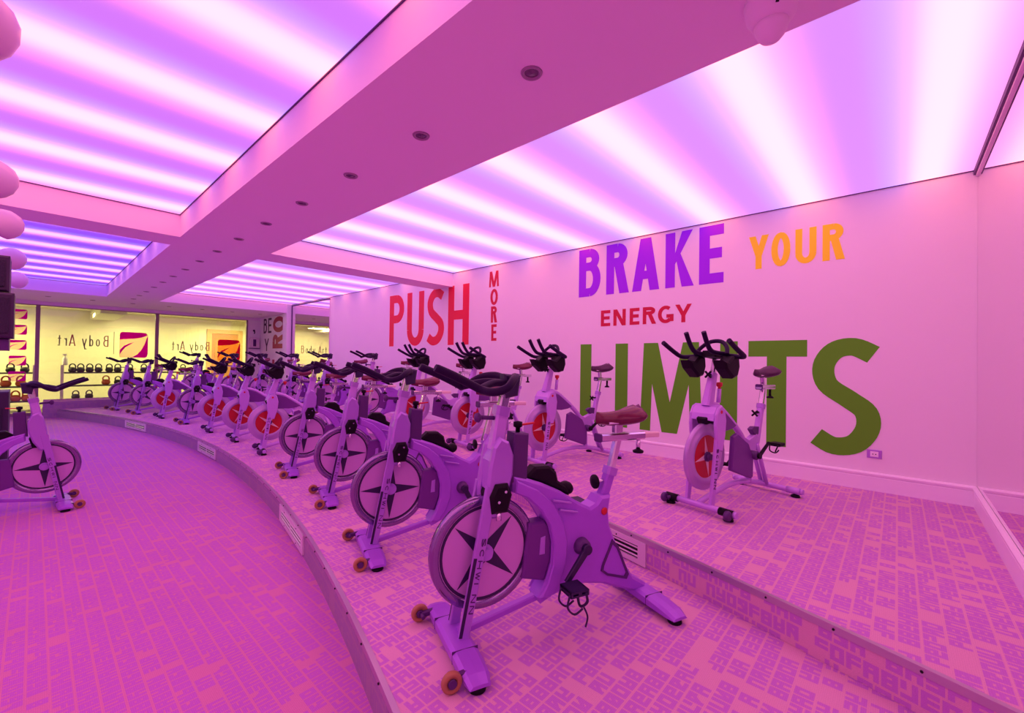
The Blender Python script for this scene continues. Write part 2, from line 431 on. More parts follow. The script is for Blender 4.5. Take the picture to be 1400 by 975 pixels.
# ------------------------------------------------------------------ letters (strokes -> polygons)
def stroke(pts, t, t2=None):
    P = [Vector(p) for p in pts]; n = len(P); L, R = [], []
    for i in range(n):
        a = P[max(i-1, 0)]; b = P[min(i+1, n-1)]; d = (b-a).normalized()
        nn = Vector((-d.y, d.x))
        # heavier vertical stems: thickness t across vertical strokes, t2 across horizontals
        tt = t if t2 is None else math.sqrt((t*nn.x)**2 + (t2*nn.y)**2)
        L.append(P[i]+nn*tt/2); R.append(P[i]-nn*tt/2)
    return [[L[i], L[i+1], R[i+1], R[i]] for i in range(n-1)]
def arcp(cx, cy, rx, ry, a0, a1, n=14):
    return [(cx+rx*math.cos(math.radians(a0+(a1-a0)*i/n)), cy+ry*math.sin(math.radians(a0+(a1-a0)*i/n))) for i in range(n+1)]
def glyph(c, w, h, t, u):
    """polygons of letter c in a w x h box, stem t, bar u"""
    r = lambda a, b, c_, d: [(a, b), (c_, b), (c_, d), (a, d)]
    if c == 'L': return [r(0,0,t,h), r(t,0,w,u)]
    if c == 'I': return [r(0,0,w,h)]
    if c == 'T': return [r(0,h-u,w,h), r(w/2-t/2,0,w/2+t/2,h-u)]
    if c == 'H': return [r(0,0,t,h), r(w-t,0,w,h), r(t,h/2-u/2,w-t,h/2+u/2)]
    if c == 'E': return [r(0,0,t,h), r(t,0,w,u), r(t,h-u,w,h), r(t,h/2-u*.4,w*.93,h/2+u*.6)]
    if c == 'M': return [[(0,0),(.18*w,0),(.21*w,h*.62),(.06*w,h)], [(.06*w,h),(.30*w,h),(.605*w,0),(.375*w,0)],
                         [(w,0),(.82*w,0),(.79*w,h*.62),(.94*w,h)], [(.94*w,h),(.70*w,h),(.40*w,0),(.62*w,0)]]
    if c == 'N': return [r(0,0,t,h), r(w-t,0,w,h), [(0,h),(t*1.15,h),(w,0),(w-t*1.15,0)]]
    if c == 'A': return [[(0,0),(t*1.05,0),(w/2+t*.45,h),(w/2-t*.6,h)], [(w,0),(w-t*1.05,0),(w/2-t*.45,h),(w/2+t*.6,h)], r(w*.25,h*.22,w*.75,h*.22+u*.9)]
    if c == 'K': return [r(0,0,t,h), [(t,h*.42),(t,h*.62),(w*.93-t*1.0,h),(w*.95,h)], [(w,0),(w-t*1.2,0),(t*1.05,h*.56),(w*.52,h*.62)]]
    if c == 'Y': return [r(w/2-t/2,0,w/2+t/2,h*.42), [(0,h),(t*1.1,h),(w/2+t*.5,h*.40),(w/2-t*.5,h*.38)], [(w,h),(w-t*1.1,h),(w/2-t*.5,h*.40),(w/2+t*.5,h*.38)]]
    if c == 'V': return [[(0,h),(t*1.1,h),(w/2+t*.4,0),(w/2-t*.5,0)], [(w,h),(w-t*1.1,h),(w/2-t*.4,0),(w/2+t*.5,0)]]
    if c == 'W': return [[(0,h),(t,h),(.30*w+t/2,0),(.30*w-t/2,0)], [(.5*w-t/2,h),(.5*w+t/2,h),(.30*w+t/2,0),(.30*w-t/2,0)],
                         [(.5*w-t/2,h),(.5*w+t/2,h),(.70*w+t/2,0),(.70*w-t/2,0)], [(w-t,h),(w,h),(.70*w+t/2,0),(.70*w-t/2,0)]]
    if c == 'U': return [r(0,h*.3,t,h), r(w-t,h*.3,w,h)] + stroke(arcp(w/2,h*.3,w/2-t/2,h*.3-u/2,180,360), t, u)
    if c == 'O': return stroke(arcp(w/2,h/2,w/2-t/2,h/2-u/2,0,360,28), t, u)
    if c == 'C': return stroke(arcp(w/2,h/2,w/2-t/2,h/2-u/2,48,312,22), t, u)
    if c == 'G': return stroke(arcp(w/2,h/2,w/2-t/2,h/2-u/2,52,318,22), t, u) + [r(w-t,h*.10,w,h*.5), r(w*.55,h*.5-u,w,h*.5)]
    if c == 'S':
        cl = [(w*.90,h-u*.95),(w*.62,h-u*.5),(w*.34,h-u*.72),(t*.52,h*.76),(w*.24,h*.60),(w*.56,h*.48),(w*.80,h*.38),(w-t*.52,h*.24),(w*.64,u*.72),(w*.34,u*.5),(w*.07,u*.95)]
        cl = [(x, y, 0) for x, y in cl]
        return stroke([(p[0], p[1]) for p in smooth(cl, 5)], t, u)
    if c in 'PRB':
        top = [r(0,0,t,h)]
        bh = h*.46 if c != 'P' else h*.55
        cy = h-bh/2
        top += [r(t,h-u,w*.5,h), r(t,h-bh,w*.5,h-bh+u)] + stroke(arcp(w*.5,cy,(w*.93 if c != 'P' else w)*1.0-w*.5-t/2,bh/2-u/2,90,-90), t, u)
        if c == 'R': top += [[(w,0),(w-t*1.15,0),(w*.34,h-bh+u*.5),(w*.34+t*1.1,h-bh+u*.5)]]
        if c == 'B':
            b2 = h-bh+u
            top += [r(t,0,w*.5,u)] + stroke(arcp(w*.5,b2/2,w-w*.5-t/2,b2/2-u/2,90,-90), t, u)
        return top
    # light lower case for the glass lettering
    if c == 'o': return stroke(arcp(w/2,h*.33,w/2-t/2,h*.33-t/2,0,360,20), t)
    if c == 'd': return stroke(arcp(w/2,h*.33,w/2-t/2,h*.33-t/2,0,360,20), t) + [r(w-t,0,w,h)]
    if c == 'y': return [[(0,h*.66),(t,h*.66),(w*.5+t/2,0),(w*.5-t/2,0)], [(w,h*.66),(w-t,h*.66),(w*.22,-h*.28),(w*.22+t,-h*.28)], r(0.02*w,-h*.28,w*.25,-h*.28+t)]
    if c == 'r': return [r(0,0,t,h*.66)] + stroke(arcp(w*.9,h*.42,w*.9-t/2,h*.24-t/2,170,90,8), t)
    if c == 't': return [r(w*.3,h*.1,w*.3+t,h*.9), r(0,h*.60,w,h*.60+t), r(w*.3,0,w,t)]
    return [r(0,0,w,h)]

def wall_letter(parent, c, y0, y1, z0, z1, t, u, m, x=XW, d=0.002, rot=0, bold=0):
    """letter on the right wall (plane x); reads towards -Y. y0 = left edge (larger Y)"""
    W, H = abs(y0-y1), z1-z0
    b = MB()
    gw, gh = (W, H) if not rot else (H, W)
    for kk, poly in enumerate(glyph(c, gw, gh, t, u)):
        pp = []
        for px, py in poly:
            if rot: a, bb = gh-py, px      # reads bottom-to-top
            else: a, bb = px, py
            pp.append((y0-a, z0+bb))
        b.prism(pp, x-d-kk*0.00006, x+0.004+kk*0.00005, plane='yz')
    return b.build('letter', m, parent)

# ------------------------------------------------------------------ SETTING
def uvxy(co, p):
    n = p.normal
    if abs(n.z) > 0.5: return (co.x, co.y) if co.z < 0.05 else (co.y, co.x)
    return (co.z*1.0, math.atan2(co.y-CYC, co.x-CX)*R2)
b = MB(); b.box((XL, YM-0.1, -0.1), (XW+0.1, YG+0.05, 0.0))
struct(b.build('floor', M['carpet_low'], uv=uvxy))

def curve_pts(R, y0, y1, n=72):
    a0, a1 = math.asin((y0-CYC)/R), math.asin((y1-CYC)/R)
    return [(CX+R*math.cos(a0+(a1-a0)*i/n), CYC+R*math.sin(a0+(a1-a0)*i/n)) for i in range(n+1)]
YS = 13.8
def platform(name, R, z, rm, extra=None, z0=0.0):
    b = MB(); pts = curve_pts(R, YM, YS)
    for i in range(len(pts)-1):
        (xa, ya), (xb, yb) = pts[i], pts[i+1]
        b.add([(xa,ya,z),(XW,ya,z),(XW,yb,z),(xb,yb,z)], [(0,1,2,3)], 0)
        b.add([(xa,ya,z0),(xa,ya,z),(xb,yb,z),(xb,yb,z0)], [(0,1,2,3)], 1)
        b.add([(xa,ya,z0),(XW,ya,z0),(XW,yb,z0),(xb,yb,z0)], [(3,2,1,0)], 0)
    if extra: extra(b, z, z0)
    return struct(b.build(name, [M['carpet'], rm], uv=uvxy))
p1 = platform('stage_lower_tier', R1, Z1, M['carpet_riser'])
def far_strip(b, z, z0):
    b.box((0.16, YS, z0), (XW, YG-0.03, z), 0)
p2 = platform('stage_upper_tier', R2, Z2, M['carpet'], far_strip, Z1+0.001)
b = MB(); b.box((0.15, YS-0.01, 0.0), (XW, YG-0.03, Z1+0.001)); 
b.box((0.15, YS-0.012, Z1), (2.0, YS-0.001, Z2-0.002))
struct(b.build('stage_end_block', M['carpet_riser'], uv=uvxy))
def nosing(R, z, name, parent, label):
    b = MB(); pts = curve_pts(R, YM+0.002, YS-0.002, 90)
    for i in range(len(pts)-1):
        a, c = Vector((*pts[i], 0)), Vector((*pts[i+1], 0))
        na = (a-Vector((CX, CYC, 0))).normalized(); nc = (c-Vector((CX, CYC, 0))).normalized()
        def ring(p, n): return [p-n*0.006+Vector((0,0,z+0.003)), p+n*0.016+Vector((0,0,z+0.003)), p+n*0.016+Vector((0,0,z)), p+Vector((0,0,z-0.026)), p-n*0.006+Vector((0,0,z-0.026))]
        A, B = ring(a, na), ring(c, nc)
        b.add(A+B, [[k, (k+1) % 5, (k+1) % 5+5, k+5] for k in range(5)], 0, False)
    o = b.build('nosing', M['alu'], parent)
    s = MB()
    n = int((math.asin((YS-CYC)/R)-math.asin((YM-CYC)/R))*R/0.26)
    a0 = math.asin((YM-CYC)/R)
    for k in range(n):
        a = a0+0.13/R+k*0.26/R
        c = (CX+(R-0.007)*math.cos(a), CYC+(R-0.007)*math.sin(a), z-0.012)
        s.lathe([(0.0045, -0.003), (0.0045, 0.002)], c, 'x', 8, 0, False)
    q = s.build('screw', M['dark'], parent); q['kind'] = 'stuff'
nosing(R1, Z1, 'nosing', p1, '')
nosing(R2, Z2, 'nosing', p2, '')

def box_struct(name, a, c, m):
    b = MB(); b.box(a, c); return struct(b.build(name, m))
# right wall: painted part, part behind the far mirror, lettered end part
box_struct('wall_right', (XW, YM, 0), (XW+0.12, YG, 3.0), M['wall'])
box_struct('wall_left', (XL-0.1, YM-0.1, 0), (XL, YB, 3.0), M['wall'])
box_struct('wall_near', (XL, YM-0.12, 0), (XW+0.12, YM-0.012, 3.0), M['wall'])
# soffits and beams (painted)
box_struct('ceiling', (XL, YM-0.1, ZC+0.06), (XW+0.12, YG+0.1, ZC+0.2), M['soffit'])
BX0, BX1 = 0.984, 1.844
box_struct('trim_1', (BX0, YM, ZB), (BX1, YE, ZC+0.06), M['soffit'])
box_struct('trim_2', (XL, 5.50, ZB), (BX0, 5.96, ZC+0.06), M['soffit'])
box_struct('trim_3', (BX1, 5.50, ZB), (XW, 5.96, ZC+0.06), M['soffit'])
box_struct('trim_4', (XL, YE, ZB), (XW, YG, ZC+0.06), M['soffit'])
box_struct('trim_5', (BX1, 5.49, ZB-0.004), (XW, 5.50, ZB+0.0), M['soffit'])
# header above the glass and jamb wall to the right of it
box_struct('trim_6', (XL, YG-0.03, 2.52), (XW, YG+0.06, ZB), M['soffit'])
box_struct('wall_far', (4.30, YG-0.03, 0.35), (XW, YG+0.08, 2.52), M['wall'])

def light_panel(x0, y0, x1, y1, P, label, phase=0.6):
    t = thing('light_panel', ((x0+x1)/2, (y0+y1)/2, ZC), 0, label, 'ceiling light', 'luminous stretch ceiling panels')
    cx, cy = (x0+x1)/2, (y0+y1)/2
    b = MB(); b.box((x0-cx, y0-cy, 0.0), (x1-cx, y1-cy, 0.03))
    b.build('diffuser', panel_mat('luminous_panel', P, phase), t)
    e = MB(); k = 0.008
    for a, c in (((x0,y0),(x1,y0+k)), ((x0,y1-k),(x1,y1)), ((x0,y0),(x0+k,y1)), ((x1-k,y0),(x1,y1))):
        e.box((a[0]-cx, a[1]-cy, -0.006), (c[0]-cx, c[1]-cy, 0.0))
    e.build('edge_strip', M['bodydk'], t)
    return t
light_panel(XL, YM, BX0, 5.50, PANEL_A, 'large pink glowing ceiling panel left of the wide beam, nearest the camera')
light_panel(XL, 5.96, BX0, YE, PANEL_B, 'violet-blue glowing ceiling panel left of the wide beam, beyond the cross beam')
light_panel(BX1, YM, XW, 5.50, PANEL_R, 'large pink and lavender glowing ceiling panel above the lettered wall')
light_panel(BX1, 5.96, XW, YE, PANEL_Q, 'lilac striped glowing ceiling panel at the far right, near the tall mirror')

# downlights
def make_downlight(label, warm=False):
    t = thing('downlight', (0, 0, ZB), 0, label, 'ceiling light', 'recessed downlights')
    b = MB(); b.lathe([(0.030, 0.0), (0.034, -0.006), (0.043, -0.007), (0.047, 0.0)], n=20)
    b.build('rim', M['dlrim'], t)
    c = MB(); c.lathe([(0.031, -0.001), (0.024, -0.0005), (0.012, -0.004), (0.0, -0.006)], n=16)
    c.build('lamp', M['dlin'], t)
    return t
dl0 = make_downlight('x'); snapshot(dl0)
ordw = ['nearest', 'second', 'third', 'fourth', 'fifth', 'sixth', 'seventh', 'eighth', 'ninth', 'tenth', 'eleventh', 'twelfth', 'thirteenth', 'fourteenth', 'fifteenth']
for k in range(15):
    o = dl0 if k == 0 else copy_tree(dl0)
    o.location = (1.402, 1.17+0.785*k, ZB)
    o['label'] = 'small round recessed downlight in the wide beam, %s from the camera' % ordw[k] if k else 'small round recessed downlight in the wide beam, nearest to the camera'
    o['group'] = 'downlights along the wide ceiling beam'
for k in range(7):
    o = copy_tree(dl0); o.location = (0.18+0.67*k, 13.25, ZB)
    o['label'] = 'tiny recessed downlight in the soffit before the glass wall, %s from the left' % (['first'] + ordw[1:])[k]
    o['group'] = 'downlights in the soffit before the glass wall'

# dome camera on the beam
t = thing('dome_camera', (1.655, 0.325, ZB), 0, 'white dome security camera under the wide ceiling beam', 'camera')
b = MB(); b.lathe([(0.083, 0.0), (0.083, -0.010), (0.079, -0.014), (0.079, -0.03), (0.075, -0.05), (0.062, -0.072), (0.052, -0.08)], n=36)
b.build('housing', M['soffit'], t)
b = MB(); b.lathe([(0.052, -0.079), (0.050, -0.095), (0.042, -0.115), (0.030, -0.130), (0.015, -0.138), (0.0, -0.14)], n=32)
b.build('dome', M['soffit'], t)
b = MB()
for a in (25, 205):
    ca, sa = math.cos(math.radians(a)), math.sin(math.radians(a))
    b.beam((0.076*ca, 0.076*sa, -0.036), (0.070*ca, 0.070*sa, -0.058), 0.010, 0.006, side=(-sa, ca, 0))
b.build('slot', M['dark'], t)

# near mirror wall, with baseboard and top channel
b = MB(); b.box((XL+0.01, YM-0.012, Z2+0.155), (XW-0.001, YM, 2.80))
tag(b.build('mirror_wall', M['mirror']), 'full-width mirror wall at the right edge, above the pink baseboard', 'mirror')
b = MB(); b.box((1.9, YM, 2.795), (XW-0.002, YM+0.022, 2.83)); struct(b.build('trim_7', M['bodydk']))
b = MB(); b.box((1.9, YM, 2.780), (XW-0.002, YM+0.010, 2.796)); struct(b.build('trim_8', M['soffit']))

def baseboard(name, p, q, z, n, h=0.151):
    """skirting with a stepped cap; n = outward direction (x,y)"""
    prof = [(0, 0), (0.018, 0), (0.018, h-0.042), (0.014, h-0.036), (0.022, h-0.026), (0.024, h-0.012), (0.012, h-0.003), (0, h)]
    b = MB(); vs = []
    for P in (p, q):
        for d, zz in prof: vs.append((P[0]+n[0]*d, P[1]+n[1]*d, z+zz))
    k = len(prof)
    b.add(vs, [[i, (i+1) % k, (i+1) % k+k, i+k] for i in range(k)] + [list(range(k-1, -1, -1)), list(range(k, 2*k))])
    return struct(b.build(name, M['base']))
baseboard('baseboard_right', (XW, YM), (XW, 9.9), Z2, (-1, 0))
baseboard('baseboard_near', (2.02, YM), (XW, YM), Z2, (0, 1))
baseboard('baseboard_left', (XL, YM), (XL, YG), 0, (1, 0))

# tall mirror and pier on the right wall
t = thing('wall_mirror', (XW, 11.0, 0.37), 0, 'tall frameless mirror on the right wall beyond the red lettering', 'mirror')
b = MB(); b.box((-0.02, -1.10, 0.0), (-0.002, 1.06, 2.40)); b.build('mirror_pane', M['mirror'], t)
b = MB(); b.box((-0.028, -1.10, 2.40), (-0.002, 1.06, 2.43)); b.box((-0.028, 1.06, 0.0), (-0.002, 1.10, 2.43)); b.build('mirror_edge', M['bodydk'], t)
box_struct('trim_9', (4.50, 12.14, Z2), (XW+0.01, 12.42, ZC), M['wall'])

# ------------------------------------------------------------------ wall lettering
def lettering(label, name='wall_lettering', y=3, z=1):
    return thing(name, (0, 0, 0), 0, label, 'wall lettering', 'words lettered on the walls')
def put(root, items, m, z0, z1, t, u, **k):
    for it in items:
        c, a, bb = it[:3]
        zz0 = it[3] if len(it) > 3 else z0; zz1 = it[4] if len(it) > 4 else z1
        wall_letter(root, c, a, bb, zz0+1.36, zz1+1.36, t, u, m, **k)
r_ = lettering('very large olive green word LIMITS along the wall behind the bikes')
put(r_, [('L', 2.988, 2.602), ('I', 2.499, 2.340), ('M', 2.185, 1.500), ('I', 1.333, 1.172), ('T', 1.077, 0.604), ('S', 0.566, 0.103, -0.752, 0.248)], M['t_green'], -0.742, 0.240, 0.158, 0.150)
r_ = lettering('large violet word BRAKE high on the right wall')
put(r_, [('B', 3.026, 2.715), ('R', 2.635, 2.338), ('A', 2.297, 1.974), ('K', 1.905, 1.600), ('E', 1.547, 1.308)], M['t_violet'], 0.838, 1.435, 0.105, 0.105)
r_ = lettering('small red word ENERGY under the violet word')
put(r_, [('E', 2.702, 2.575), ('N', 2.533, 2.373), ('E', 2.323, 2.203), ('R', 2.162, 2.005), ('G', 1.984, 1.810), ('Y', 1.792, 1.618)], M['t_crim'], 0.455, 0.648, 0.042, 0.038)
r_ = lettering('orange-yellow word YOUR high on the wall, right of the violet word')
put(r_, [('Y', 1.080, 0.912), ('O', 0.890, 0.738), ('U', 0.699, 0.541), ('R', 0.497, 0.340)], M['t_yellow'], 0.930, 1.248, 0.052, 0.052)
r_ = lettering('large red word PUSH on the wall below the cross beam')
put(r_, [('P', 7.377, 6.89), ('U', 6.787, 6.276), ('S', 6.174, 5.713), ('H', 5.605, 5.090)], M['t_red'], 0.275, 1.255, 0.150, 0.150)
r_ = lettering('small red word MORE stacked letter by letter down the wall')
put(r_, [('M', 4.645, 4.441, 1.138, 1.375), ('O', 4.612, 4.458, 0.862, 1.105), ('R', 4.597, 4.466, 0.596, 0.842), ('E', 4.584, 4.474, 0.321, 0.570)], M['t_crim'], 0, 0, 0.045, 0.042)
r_ = lettering('dull red word HERO turned on its side on the far right wall')
put(r_, [('H', 13.50, 12.62, -0.95, -0.45), ('E', 13.50, 12.62, -0.42, -0.02), ('R', 13.50, 12.62, 0.30, 0.73), ('O', 13.50, 12.62, 0.76, 1.21)], M['t_hero'], 0, 0, 0.13, 0.17, rot=1)
r_ = lettering('dark letters BE and Y at the far end of the right wall')
put(r_, [('B', 14.25, 13.98, 0.76, 1.20), ('E', 13.88, 13.62, 0.76, 1.20), ('Y', 14.15, 13.80, 0.23, 0.60)], M['t_black'], 0, 0, 0.07, 0.06)

# wall socket
t = thing('wall_socket', (XW, 0.14, 0.651), 0, 'small double wall socket right of the big green letters', 'socket')
b = MB(); b.prism([(-0.047,-0.034),(0.047,-0.034),(0.047,0.034),(-0.047,0.034)], -0.011, 0.0, ch=0.003, plane='yz'); b.build('cover_plate', M['bodyhi'], t)
b = MB(); b.prism([(-0.026,-0.022),(0.026,-0.022),(0.026,0.022),(-0.026,0.022)], -0.014, -0.010, ch=0.002, plane='yz'); b.build('insert', M['base'], t)
b = MB(); b.lathe([(0.004,-0.016),(0.004,-0.013)], (0,-0.009,0), 'x', 8); b.lathe([(0.004,-0.016),(0.004,-0.013)], (0,0.009,0), 'x', 8); b.build('pin_hole', M['dark'], t)

# vents in the risers
def vent(R, z0, z1, a0, a1, label):
    am = math.radians((a0+a1)/2); L = math.radians(a1-a0)*R
    t = thing('air_vent', (CX+R*math.cos(am), CYC+R*math.sin(am), z0), am, label, 'vent', 'air vents in the stage risers')
    # local x = outward from circle centre, local y = along the riser; front faces -x
    H = z1-z0; hl = L/2; sag = R-math.sqrt(R*R-hl*hl); f0 = -0.012-sag
    bw, bh = 0.055, 0.030
    b = MB()
    for (ya, yb, za, zb) in ((-hl,hl,0,bh), (-hl,hl,H-bh,H), (-hl,-hl+bw,bh,H-bh), (hl-bw,hl,bh,H-bh)):
        b.box((f0, ya, za), (f0+0.012, yb, zb))
    b.build('vent_frame', M['ventw'], t)
    b = MB(); b.box((f0+0.010, -hl+bw*.5, bh*.5), (f0+0.0118, hl-bw*.5, H-bh*.5)); b.build('backing', M['dark'], t)
    n = 3
    for k in range(n):
        zc = bh + (H-2*bh)*(k+0.5)/n
        b = MB(); b.beam((f0+0.006, -hl+bw, zc), (f0+0.006, hl-bw, zc), 0.009, 0.007, side=(0.7,0,0.7)); b.build('slat', M['ventw'], t)
    b = MB(); b.box((f0+0.002, -0.008, bh), (f0+0.008, 0.008, H-bh)); b.build('divider', M['ventw'], t)
    for yy in (-hl*.5, hl*.5):
        for zz in (bh*.5, H-bh*.5):
            b = MB(); b.lathe([(0.005,-0.002),(0.005,0.001)], (f0,yy,zz), 'x', 8); b.build('screw', M['dark'], t)
vent(R1, 0.02, 0.155, -11.10, -8.73, 'white slatted air vent in the lower curved riser, nearest the camera')
vent(R1, 0.02, 0.155, -0.45, 2.03, 'white slatted air vent in the lower curved riser, middle one of three')
vent(R1, 0.02, 0.155, 9.26, 12.04, 'white slatted air vent in the lower curved riser, farthest one')
vent(R2, Z1+0.006, Z2-0.024, -15.66, -13.3, 'white slatted air vent in the upper riser behind the nearest bike')

# ------------------------------------------------------------------ glass partition
posts = [-2.05, 0.05, 2.17, 4.28]
for i in range(3):
    b = MB(); b.box((posts[i]+0.03, YG, 0.06), (posts[i+1]-0.03, YG+0.012, 2.52))
    struct(b.build('window_%d' % (i+1), M['glass']))
b = MB(); b.box((XL, YG, 0.06), (posts[0]-0.03, YG+0.012, 2.52)); struct(b.build('window_4', M['glass']))
for i, x in enumerate(posts):
    wd = 0.035 if i < 3 else 0.02
    b = MB(); b.box((x-wd, YG-0.025, 0.0), (x+wd, YG+0.045, 2.52)); struct(b.build('trim_%d' % (10+i), M['post']))
b = MB(); b.box((XL, YG-0.02, 0.0), (posts[3], YG+0.03, 0.06)); b.box((XL, YG-0.02, 2.50), (posts[3], YG+0.03, 2.52)); struct(b.build('trim_14', M['post']))

def glass_word(x_r, z0, h, sc, label, mats):
    """word seen mirrored from this side: reads towards -X"""
    t = thing('glass_lettering', (x_r, YG-0.004, z0), 0, label, 'glass lettering', 'mirrored lettering on the glass wall')
    x = 0.0
    for c, wd, gap in (('B',.093,.060),('o',.072,.045),('d',.070,.043),('y',.085,.105),('A',.113,.031),('r',.050,.045),('t',.055,0)):
        bld = MB()
        for kk, poly in enumerate(glyph(c, wd*sc, h, h*.075, h*.075)):
            bld.prism([(-x-px, pz) for px, pz in poly], -0.002-kk*0.0001, 0.003)
        bld.build('letter', mats[1] if c in 'BA' else mats[0], t)
        x += (wd+gap)*sc
    return t
glass_word(1.235, 1.60, 0.27, 1.0, 'mirrored thin lettering on the middle glass pane, left of the magenta emblem', (M['greyv'], M['rosev']))
glass_word(3.34, 1.56, 0.25, 0.98, 'mirrored thin lettering on the right glass pane, behind the handlebars', (M['greyv'], M['rosev']))
b = MB(); b.box((1.330, YG-0.006, 1.42), (1.340, YG-0.001, 1.98)); tag(b.build('divider_line', M['greyv']), 'thin vertical line on the glass between lettering and magenta emblem', 'glass lettering')

def emblem(x0, x1, z0, z1, main, fill, label, group='leaf emblems on the glass wall'):
    W, H = x1-x0, z1-z0
    t = thing('glass_emblem', (x0, YG-0.004, z0), 0, label, 'emblem', group)
    S = lambda pts: [(px*W, pz*H) for px, pz in pts]
    if fill:
        b = MB(); b.add([(p[0], 0.0015, p[1]) for p in S([(.03,.0),(.90,.0),(.98,.06),(1,.9),(.93,1),(.08,1),(0,.9),(0,.05)])], [list(range(8))]); b.build('ground', fill, t)
    b = MB()
    top = [(0,.70),(0,.90),(.03,.97),(.10,1),(.80,.995),(.92,.97),(.97,.90)]
    cur = [(.90,.86),(.72,.79),(.50,.75),(.25,.725)]
    b.prism(S(top+cur), -0.004, 0.0)
    b.build('upper_swoosh', main, t)
    b = MB()
    b.prism(S([(1.0,.86),(1.0,.15),(.97,.04),(.90,0),(.42,0),(.46,.03),(.62,.13),(.76,.30),(.87,.52),(.95,.78)][::-1]), -0.004, 0.0)
    b.build('lower_swoosh', main, t)
    b = MB(); b.prism(S([(0,.10),(.02,.30),(.15,.46),(.35,.56),(.52,.62),(.35,.50),(.18,.38),(.07,.22)]), -0.003, 0.0); b.build('vein', main, t)
    return t
emblem(1.44, 1.99, 1.34, 1.99, M['magenta'], M['peach'], 'large magenta leaf emblem on the middle glass pane')
emblem(3.54, 4.11, 1.29, 1.90, M['redv2'], M['orangev'], 'large red and orange leaf emblem on the right glass pane')
nm = ['topmost', 'second from the top', 'middle', 'fourth from the top', 'lowest']
for k, (va, vb) in enumerate(((2.62-.22, .22), (2.05, .22), (1.72, .22), (1.39, .22), (1.06, .22))):
    zt = (2.39, 2.04, 1.70, 1.35, 1.00)[k]
    emblem(-0.37, -0.11, zt-0.22, zt, M['magenta'], M['peach'], 'small magenta leaf emblem in the column on the left glass pane, %s' % nm[k])

# dispenser on the far wall end
t = thing('soap_dispenser', (4.46, YG-0.03, 1.70), 0, 'small white wall dispenser between glass wall and lettered corner', 'dispenser')
b = MB(); b.prism([(-0.13,-0.02),(0.13,-0.02),(0.13,0.26),(0.10,0.30),(-0.10,0.30),(-0.13,0.26)], -0.12, 0.0, ch=0.015); b.build('housing', M['podw'], t)
b = MB(); b.prism([(-0.05,0.03),(0.03,0.03),(0.03,0.24),(-0.05,0.24)], -0.128, -0.118, ch=0.003); b.build('front_window', M['bodydk'], t)
b = MB(); b.box((-0.14, -0.125, -0.04), (0.14, -0.002, -0.02)); b.build('drip_tray', M['bodydk'], t)
t = thing('wall_hook', (4.46, YG-0.03, 2.15), 0, 'small dark hook on the wall above the white dispenser', 'hook')
b = MB(); b.tube(smooth([(0,0,0.06),(0,-0.05,0.05),(0.0,-0.07,0.0),(0,-0.04,-0.03)], 5), 0.014, 8); b.build('hook_arm', M['black'], t)
b = MB(); b.lathe([(0.03,-0.01),(0.03,0.0)], (0,0,0.06), 'y', 12); b.build('base_plate', M['bodydk'], t)

# ------------------------------------------------------------------ room behind the glass
box_struct('wall_back', (XL, YB, 0), (7.5, YB+0.1, 3.0), M['bwall'])
box_struct('wall_back_right', (7.4, YG, 0), (7.5, YB, 3.0), M['bwall'])
box_struct('wall_back_front', (XW+0.12, YG-0.1, 0), (7.5, YG, 3.0), M['bwall'])
b = MB(); b.box((XL, YG+0.05, -0.1), (7.5, YB+0.1, 0.0)); struct(b.build('floor_back_room', M['bfloor']))
box_struct('ceiling_back_room', (XL, YG+0.06, 2.70), (7.5, YB, 2.80), M['bceil'])
b = MB(); b.prism([(0, 2.45), (0.5, 2.45), (0.5, 2.70), (0, 2.70)], YG+0.3, YB); 
for v in range(len(b.v)): b.v[v] = (b.v[v][0]+1.1, b.v[v][1], b.v[v][2])
struct(b.build('trim_15', M['bceil']))
t = thing('back_room_door', (4.53, YB, 0), 0, 'brown wooden door with pale orange frame beyond the right glass pane', 'door')
b = MB(); b.box((-0.54,-0.05,0),(-0.40,0.0,2.36)); b.box((0.40,-0.05,0),(0.54,0.0,2.36)); b.box((-0.40,-0.05,2.22),(0.40,0.0,2.36)); b.build('door_frame', M['dframe'], t)
b = MB(); b.box((-0.40,-0.02,0),(0.40,0.0,2.22)); b.box((-0.30,-0.028,1.2),(0.30,-0.02,2.05)); b.box((-0.30,-0.028,0.2),(0.30,-0.02,1.05)); b.build('door_leaf', M['dleaf'], t)
for k, x in enumerate((0.75, 2.6, 4.4, -1.0)):
    t = thing('back_room_downlight', (x, 15.6, 2.70), 0, 'bright round ceiling lamp behind the glass, %s' % ['above the kettlebell racks', 'behind the right glass pane', 'in front of the wooden door', 'at the far left'][k], 'ceiling light', 'bright lamps behind the glass')
    b = MB(); b.lathe([(0.05,-0.002),(0.08,-0.012),(0.085,0.0)], n=16); b.build('rim', M['base'], t)
    b = MB(); b.lathe([(0.05,-0.004),(0.0,-0.005)], n=16); b.build('lamp', M['lampdisc'], t)

